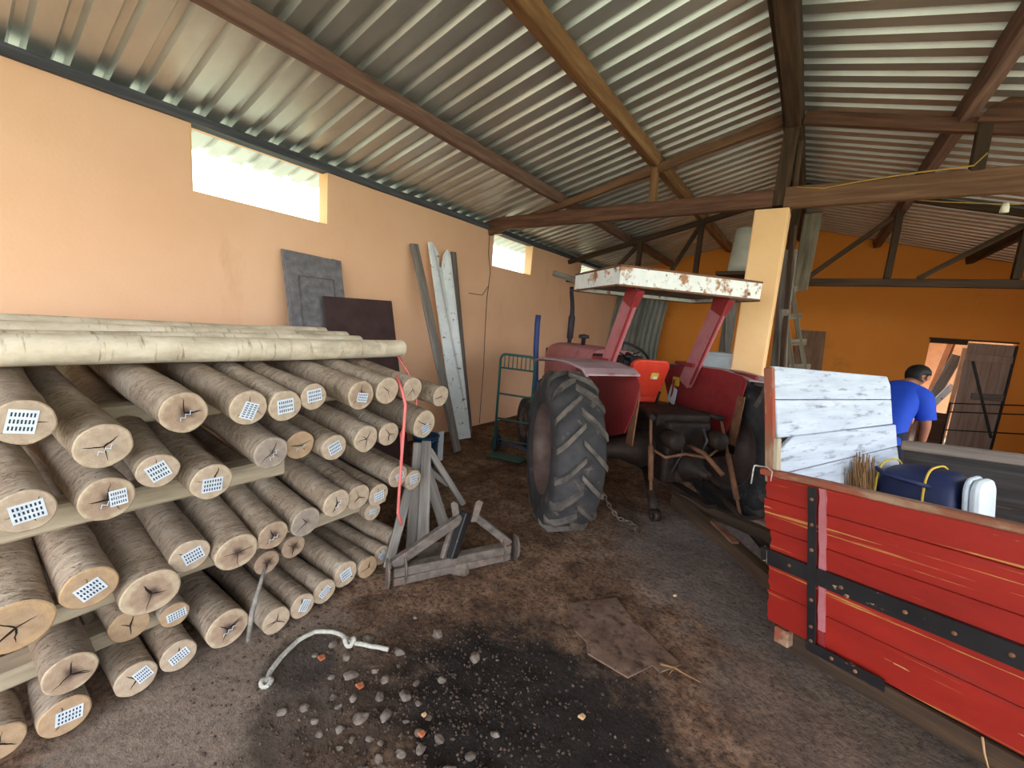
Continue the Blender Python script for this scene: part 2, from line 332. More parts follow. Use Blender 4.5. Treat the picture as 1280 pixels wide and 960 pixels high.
def frame(p, x, up=(0, 0, 1)):
    """matrix at p with local X along x and local Z nearest to up"""
    x = V(x).normalized(); up = V(up)
    if abs(x.dot(up.normalized())) > .99: up = V((0, 1, 0))
    y = up.cross(x).normalized(); z = x.cross(y)
    M = Matrix.Identity(4)
    for i in range(3): M[i][0] = x[i]; M[i][1] = y[i]; M[i][2] = z[i]; M[i][3] = p[i]
    return M
def beam(name, p0, p1, w, h, mat, parent=None, up=(0, 0, 1), wob=.004, bevel=.006, taper=1.0, seed=None):
    """timber from p0 to p1 (centre line), w across, h along up; slightly uneven"""
    p0, p1 = V(p0), V(p1); L = (p1-p0).length; M = frame(p0, p1-p0, up)
    n = max(2, int(L/.25)); mb = MB(); rings = []; sd = seed if seed is not None else random.random()*50
    for i in range(n+1):
        x = L*i/n; t = 1+(taper-1)*i/n; c = noise.noise_vector(V((x*1.3+sd, sd, 0)))*wob
        k = [noise.noise(V((x*2.1, sd+j*7, 3)))*wob for j in range(4)]
        rings.append([V((x, (-w/2+k[0])*t+c.y, (-h/2+k[2])*t+c.z)), V((x, (w/2+k[1])*t+c.y, (-h/2+k[2])*t+c.z)), V((x, (w/2+k[1])*t+c.y, (h/2+k[3])*t+c.z)), V((x, (-w/2+k[0])*t+c.y, (h/2+k[3])*t+c.z))])
    vs = [v for r in rings for v in r]
    fs = [(i*4+k, i*4+(k+1) % 4, (i+1)*4+(k+1) % 4, (i+1)*4+k) for i in range(n) for k in range(4)] + [(3, 2, 1, 0), tuple(n*4+k for k in range(4))]
    mb.add(vs, fs)
    return mb.build(name, mat, parent, M, bevel=bevel, bseg=1)
def panel_xy(name, corners, thick, nrm, mat, parent=None, bevel=.003):
    """board from a planar outline; local axes: X along first edge"""
    c = [V(p) for p in corners]; mb = MB(); mb.prism(c, V(nrm).normalized()*thick)
    return mb.build(name, mat, parent, local=frame(c[0], c[1]-c[0], V(nrm)), bevel=bevel, bseg=1)

# ------------------------------------------------------------------ numbers of the place
WX, WXR, YB, YF = -4.0, 3.1, 10.3, -2.6
RIDX, RIDZ, SL = -.45, 3.87, .25
def roofz(x): return RIDZ - SL*abs(x-RIDX)

# ------------------------------------------------------------------ floor
def build_floor():
    xs = [-4.0+.11*i for i in range(0, 17)]; x = xs[-1]
    xs = []; x = -4.05
    while x < 3.2:
        xs.append(x); x += .03 if -2.2 < x < .7 else .12
    xs.append(3.2)
    ys = []; y = YF
    while y < 10.35:
        ys.append(y); y += .03 if .3 < y < 3.2 else (.08 if -0.2 < y < 5 else .25)
    ys.append(10.35)
    vs = []
    for yy in ys:
        for xx in xs:
            z = noise.noise(V((xx*.9, yy*.9, 3)))*.012 + noise.fractal(V((xx*4, yy*4, 9)), 1, 2, 5)*.006
            d = math.hypot((xx+.95)/.9, (yy-1.2)/.75)
            if d < 1: z += (1-d)**.7*(noise.fractal(V((xx*11, yy*11, 1)), .8, 2.1, 5)*.022)
            vs.append((xx, yy, z-.008))
    nx = len(xs)
    fs = [(j*nx+i, j*nx+i+1, (j+1)*nx+i+1, (j+1)*nx+i) for j in range(len(ys)-1) for i in range(nx-1)]
    mb = MB(); mb.add(vs, fs, 0, True)
    tag(mb.build('floor', MAT['floor']), 'brown trodden dirt floor with black mud in the foreground', 'floor', kind='structure')
build_floor()

# ------------------------------------------------------------------ walls
def wall_panels(name, mat, axis, c, a0, a1, z0, ztop, thick, holes, label):
    """wall in the plane axis=c, along a0..a1, built as strips round rectangular holes (a0,a1,z0,z1); ztop: function of a"""
    mb = MB()
    def quadbox(p, q, lo, hi):
        n = max(1, int((q-p)/.5)) if callable(hi) else 1
        for i in range(n):
            aa, bb = p+(q-p)*i/n, p+(q-p)*(i+1)/n
            ha = hi(aa) if callable(hi) else hi; hb = hi(bb) if callable(hi) else hi
            if axis == 'x': pts = [(c, aa, lo), (c, bb, lo), (c, bb, hb), (c, aa, ha)]; d = (thick, 0, 0)
            else: pts = [(aa, c, lo), (bb, c, lo), (bb, c, hb), (aa, c, ha)]; d = (0, thick, 0)
            mb.prism(pts, d)
    cuts = sorted({a0, a1} | {h[0] for h in holes} | {h[1] for h in holes} | ({RIDX} if axis == 'y' else set()))
    for p, q in zip(cuts[:-1], cuts[1:]):
        mid = (p+q)/2; hs = [h for h in holes if h[0] < mid < h[1]]
        if not hs: quadbox(p, q, z0, ztop)
        else:
            h = hs[0]
            if h[2] > z0: quadbox(p, q, z0, h[2])
            quadbox(p, q, h[3], ztop)
    return tag(mb.build(name, mat), label, 'wall', kind='structure')
W1 = (1.32, 2.44, 2.39, 2.88); W2 = (5.04, 6.12, 2.39, 2.88); W3 = (7.95, 8.95, 2.6, 2.88)
wall_panels('wall_left', MAT['wall'], 'x', WX, YF, YB, -.05, lambda a: 2.885, -.15, [W1, W2, W3], 'long orange plastered wall with three small high openings')
DX0, DX1, DZ = 1.72, 2.74, 1.87
wall_panels('wall_back', MAT['wallback'], 'y', YB, WX-.15, WXR+.15, -.05, lambda a: roofz(a)+.012, .15, [(DX0, DX1, -.05, DZ)], 'deep orange gable wall at the far end')
wall_panels('wall_right', MAT['wallback'], 'x', WXR, 6.0, YB, -.05, lambda a: 2.9, .15, [], 'orange side wall beyond the trailer')
# window reveals: thin painted jamb lining
for i, w in enumerate((W1, W2, W3)):
    mb = MB(); a0, a1, z0, z1 = w; t = .012
    mb.box((WX-.148, a0, z0), (WX-.002, a1, z0+t)); mb.box((WX-.148, a0, z0+t), (WX-.002, a0+t, z1)); mb.box((WX-.148, a1-t, z0+t), (WX-.002, a1, z1))
    lab = ['bright high opening above the log stack', 'bright square opening above the leaning boards', 'bright low slit opening beyond the tractor canopy'][i]
    tag(mb.build('window_%d' % (i+1), MAT['pillar']), lab, 'window', kind='structure')
# timber wall plate on top of the left wall
tag(beam('trim_1', (WX-.03, YF, 2.912), (WX-.03, YB, 2.912), .14, .07, MAT['plate'], wob=.006), 'dark timber plate along the top of the left wall', 'wall plate', kind='structure')
tag(beam('trim_2', (WXR+.05, YF, 2.93), (WXR+.05, YB, 2.93), .14, .1, MAT['plate']), 'timber plate along the top of the right wall', 'wall plate', kind='structure')

# ------------------------------------------------------------------ roof: trapezoidal metal sheets
def build_roof(name, x0, x1, label):
    mb = MB(); P = .182; prof = [(0, 0), (.088, 0), (.108, .038), (.150, .038), (.170, 0)]
    ys = []; y = YF-.5
    while y < YB+.5:
        for a, b in prof: ys.append((y+a, b))
        y += P
    n = 9; vs = []
    sg = 1 if x1 > x0 else -1
    for i in range(n):
        x = x0+(x1-x0)*i/(n-1)
        for yy, h in ys: vs.append((x, yy, roofz(x)+h+.004*noise.noise(V((x*.8, yy*.7, 5)))))
    k = len(ys)
    mb.add(vs, [(i*k+j, i*k+j+1, (i+1)*k+j+1, (i+1)*k+j) for i in range(n-1) for j in range(k-1)])
    o = mb.build(name, MAT['metalsheet'])
    s = o.modifiers.new('solid', 'SOLIDIFY'); s.thickness = .0012; s.offset = 1
    return tag(o, label, 'roof', kind='structure')
build_roof('roof_left', RIDX-.03, -4.55, 'corrugated metal roof slope over the log stack')
build_roof('roof_right', RIDX+.045, 3.65, 'corrugated metal roof slope over the trailer')
mb = MB(); mb.prism([(RIDX-.2, YF-.5, RIDZ-.01), (RIDX, YF-.5, RIDZ+.06), (RIDX+.2, YF-.5, RIDZ-.01), (RIDX+.2, YF-.5, RIDZ+.0), (RIDX, YF-.5, RIDZ+.07), (RIDX-.2, YF-.5, RIDZ)], (0, YB-YF+1, 0))
mb.v = [v+V((0, 0, .045)) for v in mb.v]
tag(mb.build('roof_ridge', MAT['metalsheet']), 'metal capping along the roof ridge', 'roof', kind='structure')

# purlins (each a loose timber running the length of the shed)
PL = [(-2.88, 'reddish brown purlin nearest the left wall, above the log stack', 'beamred', .12, .115),
      (-1.69, 'light brown purlin halfway up the left roof slope', 'beamlight', .115, .125),
      (.74, 'brown purlin on the right roof slope', 'beamred', .10, .13),
      (1.98, 'dark purlin low on the right roof slope above the far door', 'beamdark', .1, .12)]
for x, lab, mt, w, h in PL:
    z = roofz(x)-h/2-.006
    o = beam('roof_purlin', (x, YF-.4, z), (x, YB, z), w, h, MAT[mt], up=(SL if x < RIDX else -SL, 0, 1), wob=.008)
    tag(o, lab, 'purlin', 'roof purlins')
rb = thing('ridge_beam', (RIDX, YF, 3.6), 'dark ridge beam at the top of the roof over the pillar', 'beam')
beam('main_timber', (RIDX+.03, YF-.4, 3.70), (RIDX+.03, YB, 3.70), .12, .20, MAT['beamdark'], rb, wob=.008)
beam('side_board', (RIDX-.045, YF-.4, 3.72), (RIDX-.045, YB, 3.72), .028, .17, MAT['beamdark'], rb, wob=.006)

# trusses
T1 = 4.93
t1 = thing('roof_truss', (RIDX, T1, 2.9), 'near roof truss with wide tie beam resting on the orange pillar', 'roof truss')
beam('tie_beam', (-4.06, T1, 2.955), (-.49, T1, 2.97), .08, .165, MAT['beam'], t1, wob=.006)
beam('tie_beam', (-.40, T1, 2.965), (3.12, T1, 2.955), .08, .19, MAT['beammid'], t1, wob=.006)
beam('rafter', (-.50, T1+.01, roofz(-.5)-.17), (-4.0, T1+.01, roofz(-4.0)-.14), .07, .085, MAT['beammid'], t1, wob=.008)
beam('rafter', (-.34, T1+.01, roofz(-.34)-.17), (3.1, T1+.01, roofz(3.1)-.14), .07, .10, MAT['beam'], t1, wob=.008)
beam('king_post', (RIDX+.02, T1+.03, 2.9), (RIDX+.02, T1+.03, 3.62), .12, .1, MAT['beamdark'], t1, up=(0, 1, 0))
beam('king_post', (RIDX+.13, T1+.1, 2.92), (RIDX+.10, T1+.1, 3.5), .045, .09, MAT['beamdark'], t1, up=(0, 1, 0))
beam('post', (-1.67, T1, 3.03), (-1.69, T1, 3.41), .08, .08, MAT['beamlight'], t1, up=(0, 1, 0))
beam('post', (.87, T1, 3.04), (.86, T1, 3.40), .085, .085, MAT['beamdark'], t1, up=(0, 1, 0))
mb = MB(); mb.prism([(.80, T1-.03, 3.40), (.86, T1-.03, 3.50), (1.0, T1-.03, 3.56), (1.12, T1-.03, 3.55), (1.2, T1-.03, 3.47), (1.25, T1-.03, 3.33)], (0, -.04, 0))
mb.build('gusset_board', MAT['beam'], t1, local=frame((.8, T1, 3.4), (1, 0, -.2)), bevel=.004)
T2 = 7.4
t2 = thing('roof_truss', (RIDX, T2, 2.45), 'far roof truss with dark web struts in front of the orange gable', 'roof truss')
beam('tie_beam', (-4.05, T2, 2.49), (3.12, T2, 2.47), .08, .10, MAT['beamdark'], t2)
beam('rafter', (-.48, T2, roofz(-.48)-.16), (-4.0, T2, roofz(-4.)-.17), .07, .08, MAT['beamdark'], t2)
beam('rafter', (-.36, T2, roofz(-.36)-.05), (3.1, T2, roofz(3.1)-.05), .07, .07, MAT['beamdark'], t2)
for x in (-2.63, -1.67, .70, 1.83):
    beam('post', (x, T2-.005, 2.53), (x, T2-.005, roofz(x)-.2), .075, .085, MAT['beamdark'], t2, up=(0, 1, 0))
for (xa, za), (xb, zb) in (((-2.1, 2.56), (-1.68, 3.38)), ((-3.15, 2.56), (-2.64, 3.12)), ((-.15, 2.55), (.64, 3.30)), ((1.0, 2.53), (1.78, 3.12))):
    beam('strut', (xa, T2+.01, za), (xb, T2+.01, zb), .06, .07, MAT['beamdark'], t2, up=(0, 1, 0))
beam('king_post', (-.42, T2, 2.53), (-.42, T2, 3.62), .1, .1, MAT['beamdark'], t2, up=(0, 1, 0))

# pillar
mb = MB(); mb.box((-.625, T1-.1, -.03), (-.335, T1+.17, 2.86))
tag(mb.build('pillar', MAT['pillar'], bevel=.012), 'square pale orange pillar under the roof truss', 'pillar', kind='structure')

# yellow cord on the tie beam, cable with a lamp socket
mb = MB(); mb.tube([(-.33, T1-.06, 3.045), (-.1, T1-.062, 3.01), (.15, T1-.062, 3.04), (.5, T1-.062, 3.065), (.84, T1-.062, 3.075), (.9, T1-.06, 3.16)], .006, 6)
tag(mb.build('cord', MAT['cord']), 'thin yellowish cord strung along the right tie beam', 'cord')
ls = thing('lamp_socket', (1.09, 5., 2.77), 'small pale lamp socket hanging on a thin wire under the tie beam', 'lamp')
mb = MB(); mb.tube([(.42, 4.98, 2.9), (.75, 4.99, 2.845), (1.09, 5., 2.80), (1.5, 5.0, 2.77), (1.95, 4.97, 2.9)], .0035, 6); mb.build('wire', MAT['cord'], ls)
mb = MB(); mb.lathe([(-.04, 0), (-.04, .018), (-.01, .024), (.03, .027), (.032, .0)], Matrix.Translation((1.09, 5., 2.77)) @ Matrix.Rotation(PI/2, 4, 'Y'), 16); mb.build('socket', MAT['sleeve'], ls)
mb = MB(); mb.tube([(-3.985, 4.92, 2.86), (-3.985, 4.93, 2.55), (-3.985, 5.0, 2.3), (-3.985, 4.98, 2.1), (-3.985, 4.96, 1.9), (-3.985, 4.97, 1.4), (-3.985, 4.99, .9), (-3.985, 4.98, .01)], .004, 6)
mb.tube([(-3.985, 4.98, 2.1), (-3.985, 4.85, 1.95), (-3.985, 4.55, 1.95)], .004, 6)
tag(mb.build('cable', MAT['blackiron']), 'thin dark cable running down the orange wall under the small window', 'cable')

# ------------------------------------------------------------------ the log stack
# (row, y, z, radius, x of the sawn end, look of the end, plate (angle in degrees, dy, dz, w, h) or None, iron)
PALE, HEART, ORANGE, GREY = 0, 1, 2, 3
TOP = [(.19, 1.165, .074, -2.0, PALE, (12, -.005, .005, .066, .078), 0), (.37, 1.05, .083, -2.0, PALE, None, 1), (.61, 1.14, .083, -2.0, HEART, None, 1), (.85, 1.13, .079, -2.0, PALE, (22, 0, -.012, .06, .078), 0),
       (1.01, 1.12, .076, -2.0, PALE, (-6, 0, 0, .076, .07), 0), (1.153, 1.15, .068, -2.0, PALE, (-8, 0, .008, .074, .064), 0), (1.43, 1.13, .083, -2.0, HEART, (10, .005, -.012, .066, .052), 0), (1.61, 1.14, .081, -2.0, PALE, None, 0),
       (1.80, 1.13, .078, -2.0, PALE, None, 0), (2.06, 1.06, .072, -2.0, PALE, None, 0)]
SEC = [(.175, .87, .074, -2.0, PALE, (-8, .005, 0, .078, .066), 0), (.37, .85, .081, -2.0, HEART, (-4, .03, .0, .05, .062), 1), (.52, .92, .069, -2.0, PALE, (-24, .0, .0, .066, .07), 0), (.70, .825, .079, -2.0, PALE, (4, .0, -.012, .076, .064), 0),
       (.945, .90, .079, -2.0, GREY, None, 1), (1.115, .89, .074, -2.06, ORANGE, None, 1), (1.27, .86, .071, -2.0, PALE, (-22, 0, 0, .07, .064), 0), (1.47, .87, .079, -2.0, PALE, None, 0), (1.63, .87, .072, -2.0, PALE, None, 0), (1.92, .885, .094, -2.0, PALE, (-20, .01, -.03, .062, .056), 0)]
THI = [(.13, .48, .094, -2.0, ORANGE, None, 0), (.31, .53, .080, -2.0, ORANGE, (-26, .0, -.005, .074, .062), 0), (.48, .42, .096, -2.0, HEART, None, 0), (.622, .505, .074, -2.03, PALE, (-18, .01, .0, .072, .062), 0), (.79, .46, .088, -2.0, HEART, None, 0),
       (.95, .48, .072, -2.0, HEART, None, 1), (1.115, .49, .079, -2.0, GREY, None, 0), (1.27, .552, .077, -1.97, PALE, None, 1), (1.427, .53, .074, -2.0, PALE, None, 0), (1.57, .50, .069, -2.0, PALE, (-8, .0, -.005, .066, .056), 0), (1.715, .578, .073, -2.0, PALE, (-20, .01, 0, .06, .05), 0), (1.842, .52, .068, -2.0, PALE, (-4, .0, .01, .062, .062), 0)]
SML = [(.243, .225, .074, -2.0, HEART, None, 0), (.435, .24, .068, -2.12, ORANGE, None, 0), (.58, .215, .055, -2.1, ORANGE, (-8, .005, .0, .07, .04), 0), (.975, .275, .062, -2.12, HEART, None, 0), (1.113, .305, .063, -2.12, HEART, None, 0), (1.62, .335, .060, -2.12, PALE, (10, 0, 0, .05, .034), 0)]
BOT = [(.07, .088, .062, -2.0, ORANGE, None, 0), (.22, .078, .070, -1.985, ORANGE, (6, .01, .0, .07, .052), 0), (.42, .074, .068, -2.0, PALE, (-24, .02, .01, .05, .056), 0), (.56, .085, .066, -2.0, PALE, (-22, .0, .0, .07, .042), 0), (.745, .10, .088, -2.0, HEART, None, 1), (.925, .076, .066, -1.92, PALE, None, 0), (1.06, .074, .064, -1.93, PALE, (-60, .01, 0, .062, .044), 0),
       (1.193, .078, .066, -1.95, PALE, (-40, 0, 0, .066, .036), 0), (1.34, .095, .074, -1.98, PALE, (-16, 0, 0, .066, .06), 0), (1.485, .075, .066, -1.97, ORANGE, None, 0), (1.61, .088, .060, -2.0, PALE, (-40, 0, 0, .05, .044), 0), (1.725, .135, .060, -2.03, GREY, None, 0)]
ORD = ['first', 'second', 'third', 'fourth', 'fifth', 'sixth', 'seventh', 'eighth', 'ninth', 'tenth', 'eleventh', 'twelfth']
def make_post(y, z, r, xe, look, plate, iron, tilt, yaw, label, group):
    p = V((xe, y, z)); M = frame(p, V((1, yaw, -tilt)))
    t = thing('fence_post', p, label, 'wooden post', group)
    sd = random.random()*100; SEG = 28; Lg = 1.93; n = 18
    def out(a, k): return r*k*(1+.055*noise.noise(V((math.cos(a)*1.2+sd, math.sin(a)*1.2, 0)))+.03*noise.noise(V((math.cos(a)*3+sd, math.sin(a)*3, 4))))
    mb = MB(); vs = []
    for i in range(n+1):
        u = i/n; x = -Lg*u; k = 1-.12*u + .03*noise.noise(V((x*4, sd, 0)))*(0 if i == 0 else 1)
        cy, cz = .018*noise.noise(V((x*1.1, sd, 9)))*min(1, u*5), .018*noise.noise(V((x*1.1, sd, 21)))*min(1, u*5)
        for q in range(SEG):
            a = 2*PI*q/SEG; rr = out(a, k)
            if i > 0: rr += .0055*noise.noise(V((x*26, math.cos(a)*1.5+sd, math.sin(a)*1.5)))
            vs.append((x, rr*math.cos(a)+cy, rr*math.sin(a)+cz))
    mb.add(vs, [(i*SEG+q, (i+1)*SEG+q, (i+1)*SEG+(q+1) % SEG, i*SEG+(q+1) % SEG) for i in range(n) for q in range(SEG)], 0, True)
    mb.add(vs[-SEG:], [tuple(range(SEG))])
    mb.build('trunk', MAT['bark'], t, M)
    mb = MB(); vs = [(.004, 0, 0)]
    for k, x in ((.5, .004), (.94, .003), (1.0, -.001)):
        for q in range(SEG):
            a = 2*PI*q/SEG; rr = out(a, k); vs.append((x, rr*math.cos(a), rr*math.sin(a)))
    fs = [(0, 1+q, 1+(q+1) % SEG) for q in range(SEG)]
    for j in range(2): fs += [(1+j*SEG+q, 1+(j+1)*SEG+q, 1+(j+1)*SEG+(q+1) % SEG, 1+j*SEG+(q+1) % SEG) for q in range(SEG)]
    mb.add(vs, fs, 0, False)
    # drying cracks opening from the heart
    a0 = random.random()*2*PI
    for j in range(random.choice([2, 3, 3, 4])):
        a = a0+j*2*PI/3+random.uniform(-.5, .5); ln = r*random.uniform(.55, .93); w = random.uniform(.0016, .0036)*(1.6 if j == 0 else 1)
        pts = []; steps = 5
        for s_ in range(steps+1):
            f = s_/steps; rr = ln*f; aa = a+.16*noise.noise(V((f*3, sd+j, 0)))
            c = V((.0052, rr*math.cos(aa), rr*math.sin(aa))); d = V((0, -math.sin(aa), math.cos(aa)))*w*(1-f)**.6*(.4+.6*min(1, f*3+.4))
            pts.append((c-d, c+d))
        for (l0, r0), (l1, r1) in zip(pts[:-1], pts[1:]): mb.add([l0, r0, r1, l1], [(0, 1, 2, 3)], 1)
    mb.build('cut_end', [MAT['cuts'][look], MAT['crack']], t, M)
    if plate:
        an, dy, dz, w, h = plate; a = math.radians(an)
        PM = M @ Matrix.Translation((.0062, dy, dz)) @ Matrix.Rotation(-a, 4, 'X')
        mb = MB(); mb.box((-.001, -w/2, -h/2), (.001, w/2, h/2))
        wide = w > h*1.05 or abs(w-h) < .012
        nc, nr = (7, 3) if wide else (3, 7)
        for i in range(nc):
            for j in range(nr):
                cy = (i+.5)/nc*w*.88-w*.44; cz = (j+.5)/nr*h*.88-h*.44
                sw, sh = (w/nc*.22, h/nr*.26) if wide else (w/nc*.28, h/nr*.2)
                mb.add([(.0018, cy-sw, cz-sh), (.0018, cy+sw, cz-sh), (.0018, cy+sw, cz+sh), (.0018, cy-sw, cz+sh)], [(0, 1, 2, 3)], 1)
        mb.build('nail_plate', [MAT['steelplate'], MAT['slot']], t, PM)
    if iron:
        mb = MB(); a = random.uniform(.3, .9)
        pts = [V((.007, (i-3)*.010, (.006 if i % 2 else -.006))) for i in range(7)]
        Rm = Matrix.Rotation(a, 4, 'X'); pts = [Rm @ (q+V((0, .0, -.012))) for q in pts]
        mb.tube(pts, .0016, 5); mb.build('splice_iron', MAT['steelplate'], t, M)
    return t
ROWS = [(TOP, 'in the top row of the stack', 'posts in the top row of the stack', .10),
        (SEC, 'in the row second from top', 'posts in the second row of the stack', .10),
        (THI, 'in the middle row of the stack', 'posts in the middle row of the stack', .09),
        (SML, 'among thin ones below the middle row', 'thin posts wedged below the middle row', .05),
        (BOT, 'in the bottom row', 'posts in the bottom row of the stack', .015)]
LOOKS = ['pale end', 'dark heart', 'orange end', 'greyish end']
DIRS = {(0, 0): (-.02, .075), (0, 1): (.04, .12), (0, 2): (0, .08), (0, 3): (0, .10), (0, 4): (0, .10), (0, 5): (0, .09), (0, 6): (0, .10), (0, 7): (0, .10), (0, 8): (0, .10),
        (1, 1): (.05, .06), (1, 0): (.02, .10), (1, 3): (.0, .13), (1, 2): (-.02, .14),
        (2, 0): (-.0, .14), (2, 1): (.0, .12), (2, 2): (-.02, .15), (2, 3): (-.02, .14), (2, 4): (-.02, .16), (2, 5): (-.02, .15), (2, 6): (.01, .11)}
for ri, (rows, where, grp, tilt) in enumerate(ROWS):
    for i, (y, z, r, xe, look, plate, iron) in enumerate(rows):
        feat = 'plate on its end' if plate else LOOKS[look]
        yw, tl = DIRS.get((ri, i), (random.uniform(-.012, .012), tilt))
        make_post(y, z, r, xe, look, plate, iron, tl, yw, '%s post from the left %s, %s' % (ORD[i], where, feat), grp)
def bearer(y0, y1, x, z0, z1, label, yl=0):
    o = beam('bearer_timber', (x, y0, (z0+z1)/2), (x, y1, (z0+z1)/2+yl), .13, z1-z0, MAT['bearer'], wob=.007, bevel=.012)
    tag(o, label, 'timber bearer', 'pale bearers between the rows of posts')
bearer(-.25, 2.12, -2.52, 1.005, 1.09, 'pale bearer timber under the top row of posts')
bearer(-.25, 1.12, -2.27, .69, .785, 'pale bearer timber under the left half of the row second from top')
bearer(1.16, 1.98, -2.55, .72, .815, 'pale bearer timber under the right half of the row second from top')
bearer(-.25, .41, -2.2, .345, .425, 'short pale bearer timber at the left under the middle row of posts')
bearer(.60, 1.78, -2.24, .33, .41, 'long pale bearer timber under the right half of the middle row')
bearer(-.25, .56, -2.24, .145, .215, 'pale bearer timber lowest at the left, just above the bottom row')
# peeled poles lying across the top
def pole(x, z, r, y0, y1, label):
    mb = MB(); n = 26; SEG = 26; vs = []; sd = random.random()*90; L = y1-y0
    for i in range(n+1):
        u = i/n
        k = 1-.08*u+.03*noise.noise(V((u*7, sd, 0)))
        for q in range(SEG):
            a = 2*PI*q/SEG; rr = r*k*(1+.05*noise.noise(V((math.cos(a)+sd, math.sin(a), u*3)))); vs.append((u*L, rr*math.cos(a), rr*math.sin(a)+.012*noise.noise(V((u*2, sd, 5)))))
    mb.add(vs, [(i*SEG+q, i*SEG+(q+1) % SEG, (i+1)*SEG+(q+1) % SEG, (i+1)*SEG+q) for i in range(n) for q in range(SEG)], 0, True)
    t = thing('long_pole', (x, y0, z), label, 'pole', 'peeled poles across the top of the stack')
    M = frame((x, y0, z), (0, 1, 0))
    mb.add(vs[:SEG], [tuple(range(SEG))[::-1]]); mb.build('trunk', MAT['pole'], t, M)
    mb = MB(); mb.add([V(v)+V((.002, 0, 0)) for v in vs[-SEG:]], [tuple(range(SEG))]); mb.build('cut_end', MAT['cutpale'], t, M)
pole(-2.52, 1.34, .068, -.9, 2.14, 'pale peeled pole nearest the viewer across the top of the stack')
pole(-2.665, 1.352, .068, -.9, 1.87, 'pale peeled pole, second from the front on top of the stack')
pole(-2.81, 1.368, .073, -1.0, 1.86, 'pale peeled pole, third from the front on top of the stack')
pole(-2.965, 1.385, .076, -1.0, 1.78, 'pale peeled pole at the back of the stack top, nearest the wall')

# branch and red straps against the stack
mb = MB(); mb.tube([(-1.9, .79, .06), (-1.93, .82, .17), (-1.94, .85, .25), (-1.975, .90, .34)], [.010, .012, .011, .007], 8)
tag(mb.build('branch', MAT['greywood']), 'thin bare branch leaning against the bottom rows of posts', 'branch')
mb = MB(); mb.tube([(-2.05, 1.712, 1.22), (-1.985, 1.705, 1.14), (-1.93, 1.69, 1.06), (-1.925, 1.675, .8), (-1.925, 1.665, .55), (-1.925, 1.66, .38), (-1.922, 1.69, .29)], .0095, 8)
tag(mb.build('strap', MAT['pinkpaint']), 'long faded red strap hanging down the front of the stack', 'strap')
mb = MB(); mb.tube([(-2.32, 1.95, 1.30), (-2.2, 1.94, 1.2), (-2.15, 1.95, 1.12)], .008, 8); mb.tube([(-2.15, 1.95, 1.12), (-2.12, 1.955, 1.0), (-2.1, 1.81, .82), (-2.07, 1.80, .66)], .008, 8)
tag(mb.build('strap', MAT['pinkpaint']), 'short faded red strap hanging deeper between the post ends', 'strap')

# ------------------------------------------------------------------ things leaning on the left wall
d = thing('door_panel', (-3.5, 2.25, 0), 'old grey panelled door leaf leaning on the orange wall behind the stack', 'old door')
def leanx(xb, xt, zt): return lambda z: xb+(xt-xb)*z/zt
L1 = leanx(-3.52, -3.955, 2.06)
beamdir = V((L1(2.06)-L1(0), 0, 2.06)); nrm = V((0, 1, 0)).cross(beamdir).normalized()
P0 = lambda y, z: V((L1(z), y, z))
panel_xy('leaf', [P0(1.97, 0), P0(2.53, 0), P0(2.53, 2.06), P0(1.96, 2.08)], .025, nrm, MAT['darkgrey'], d)
fr = MB()
nn = nrm*.025
for (y0, y1, z0, z1) in ((1.97, 2.07, 0, 2.06), (2.43, 2.53, 0, 2.06), (2.07, 2.43, 1.86, 2.06), (2.07, 2.43, .9, 1.05), (2.07, 2.43, 0, .2)):
    fr.prism([P0(y0, z0)+nn, P0(y1, z0)+nn, P0(y1, z1)+nn, P0(y0, z1)+nn], nrm*.014)
fr.build('frame', MAT['darkgrey'], d, local=frame(P0(1.97, 0), (0, 1, 0), nrm), bevel=.004)
L2 = leanx(-3.50, -3.80, 1.72); Q = lambda y, z: V((L2(z), y, z))
tag(panel_xy('board', [Q(2.28, .0), Q(3.14, .0), Q(3.06, 1.72), Q(2.26, 1.70)], .02, nrm, MAT['darkboard']), 'dark maroon rectangular board leaning in front of the grey door', 'board')
tag(beam('plank', (-3.27, 3.70, .005), (-3.93, 3.47, 2.41), .115, .03, MAT['greywood'], up=(.97, -.1, .25), wob=.006), 'narrow dark grey plank leaning on the wall, left of the white board', 'plank', 'boards leaning on the orange wall')
wb0, wb1 = V((-3.64, 4.06, .0)), V((-3.60, 4.24, 0)); wt = V((-3.945, 3.69, 2.47)); wt2 = V((-3.94, 4.06, 2.46))
ax = (wt-wb0)
wboard = panel_xy('plank', [wb0, V((-3.585, 4.29, 0)), wt2+(V((-3.585, 4.29, 0))-wt2)*.03, wt2+V((0, -.05, -.02)), wt2+V((0, -.10, -.10)), wt2+V((0, -.13, -.26)), wt2+V((.0, -.18, -.25)), wt2+V((0, -.19, -.10)), wt+V((0, .10, -.02)), wt+V((0, .05, .02)), wt], .025,
         V((0, 1, .1)).cross(ax).normalized(), MAT['whiteboardold'])
tag(wboard, 'wide white-painted board with a broken top leaning on the wall', 'plank', 'boards leaning on the orange wall')
tag(beam('plank', (-3.70, 4.42, .005), (-3.955, 4.16, 2.44), .10, .03, MAT['greywood'], up=(.97, .1, .1), wob=.006), 'thin grey plank leaning behind the wide white board', 'plank', 'boards leaning on the orange wall')
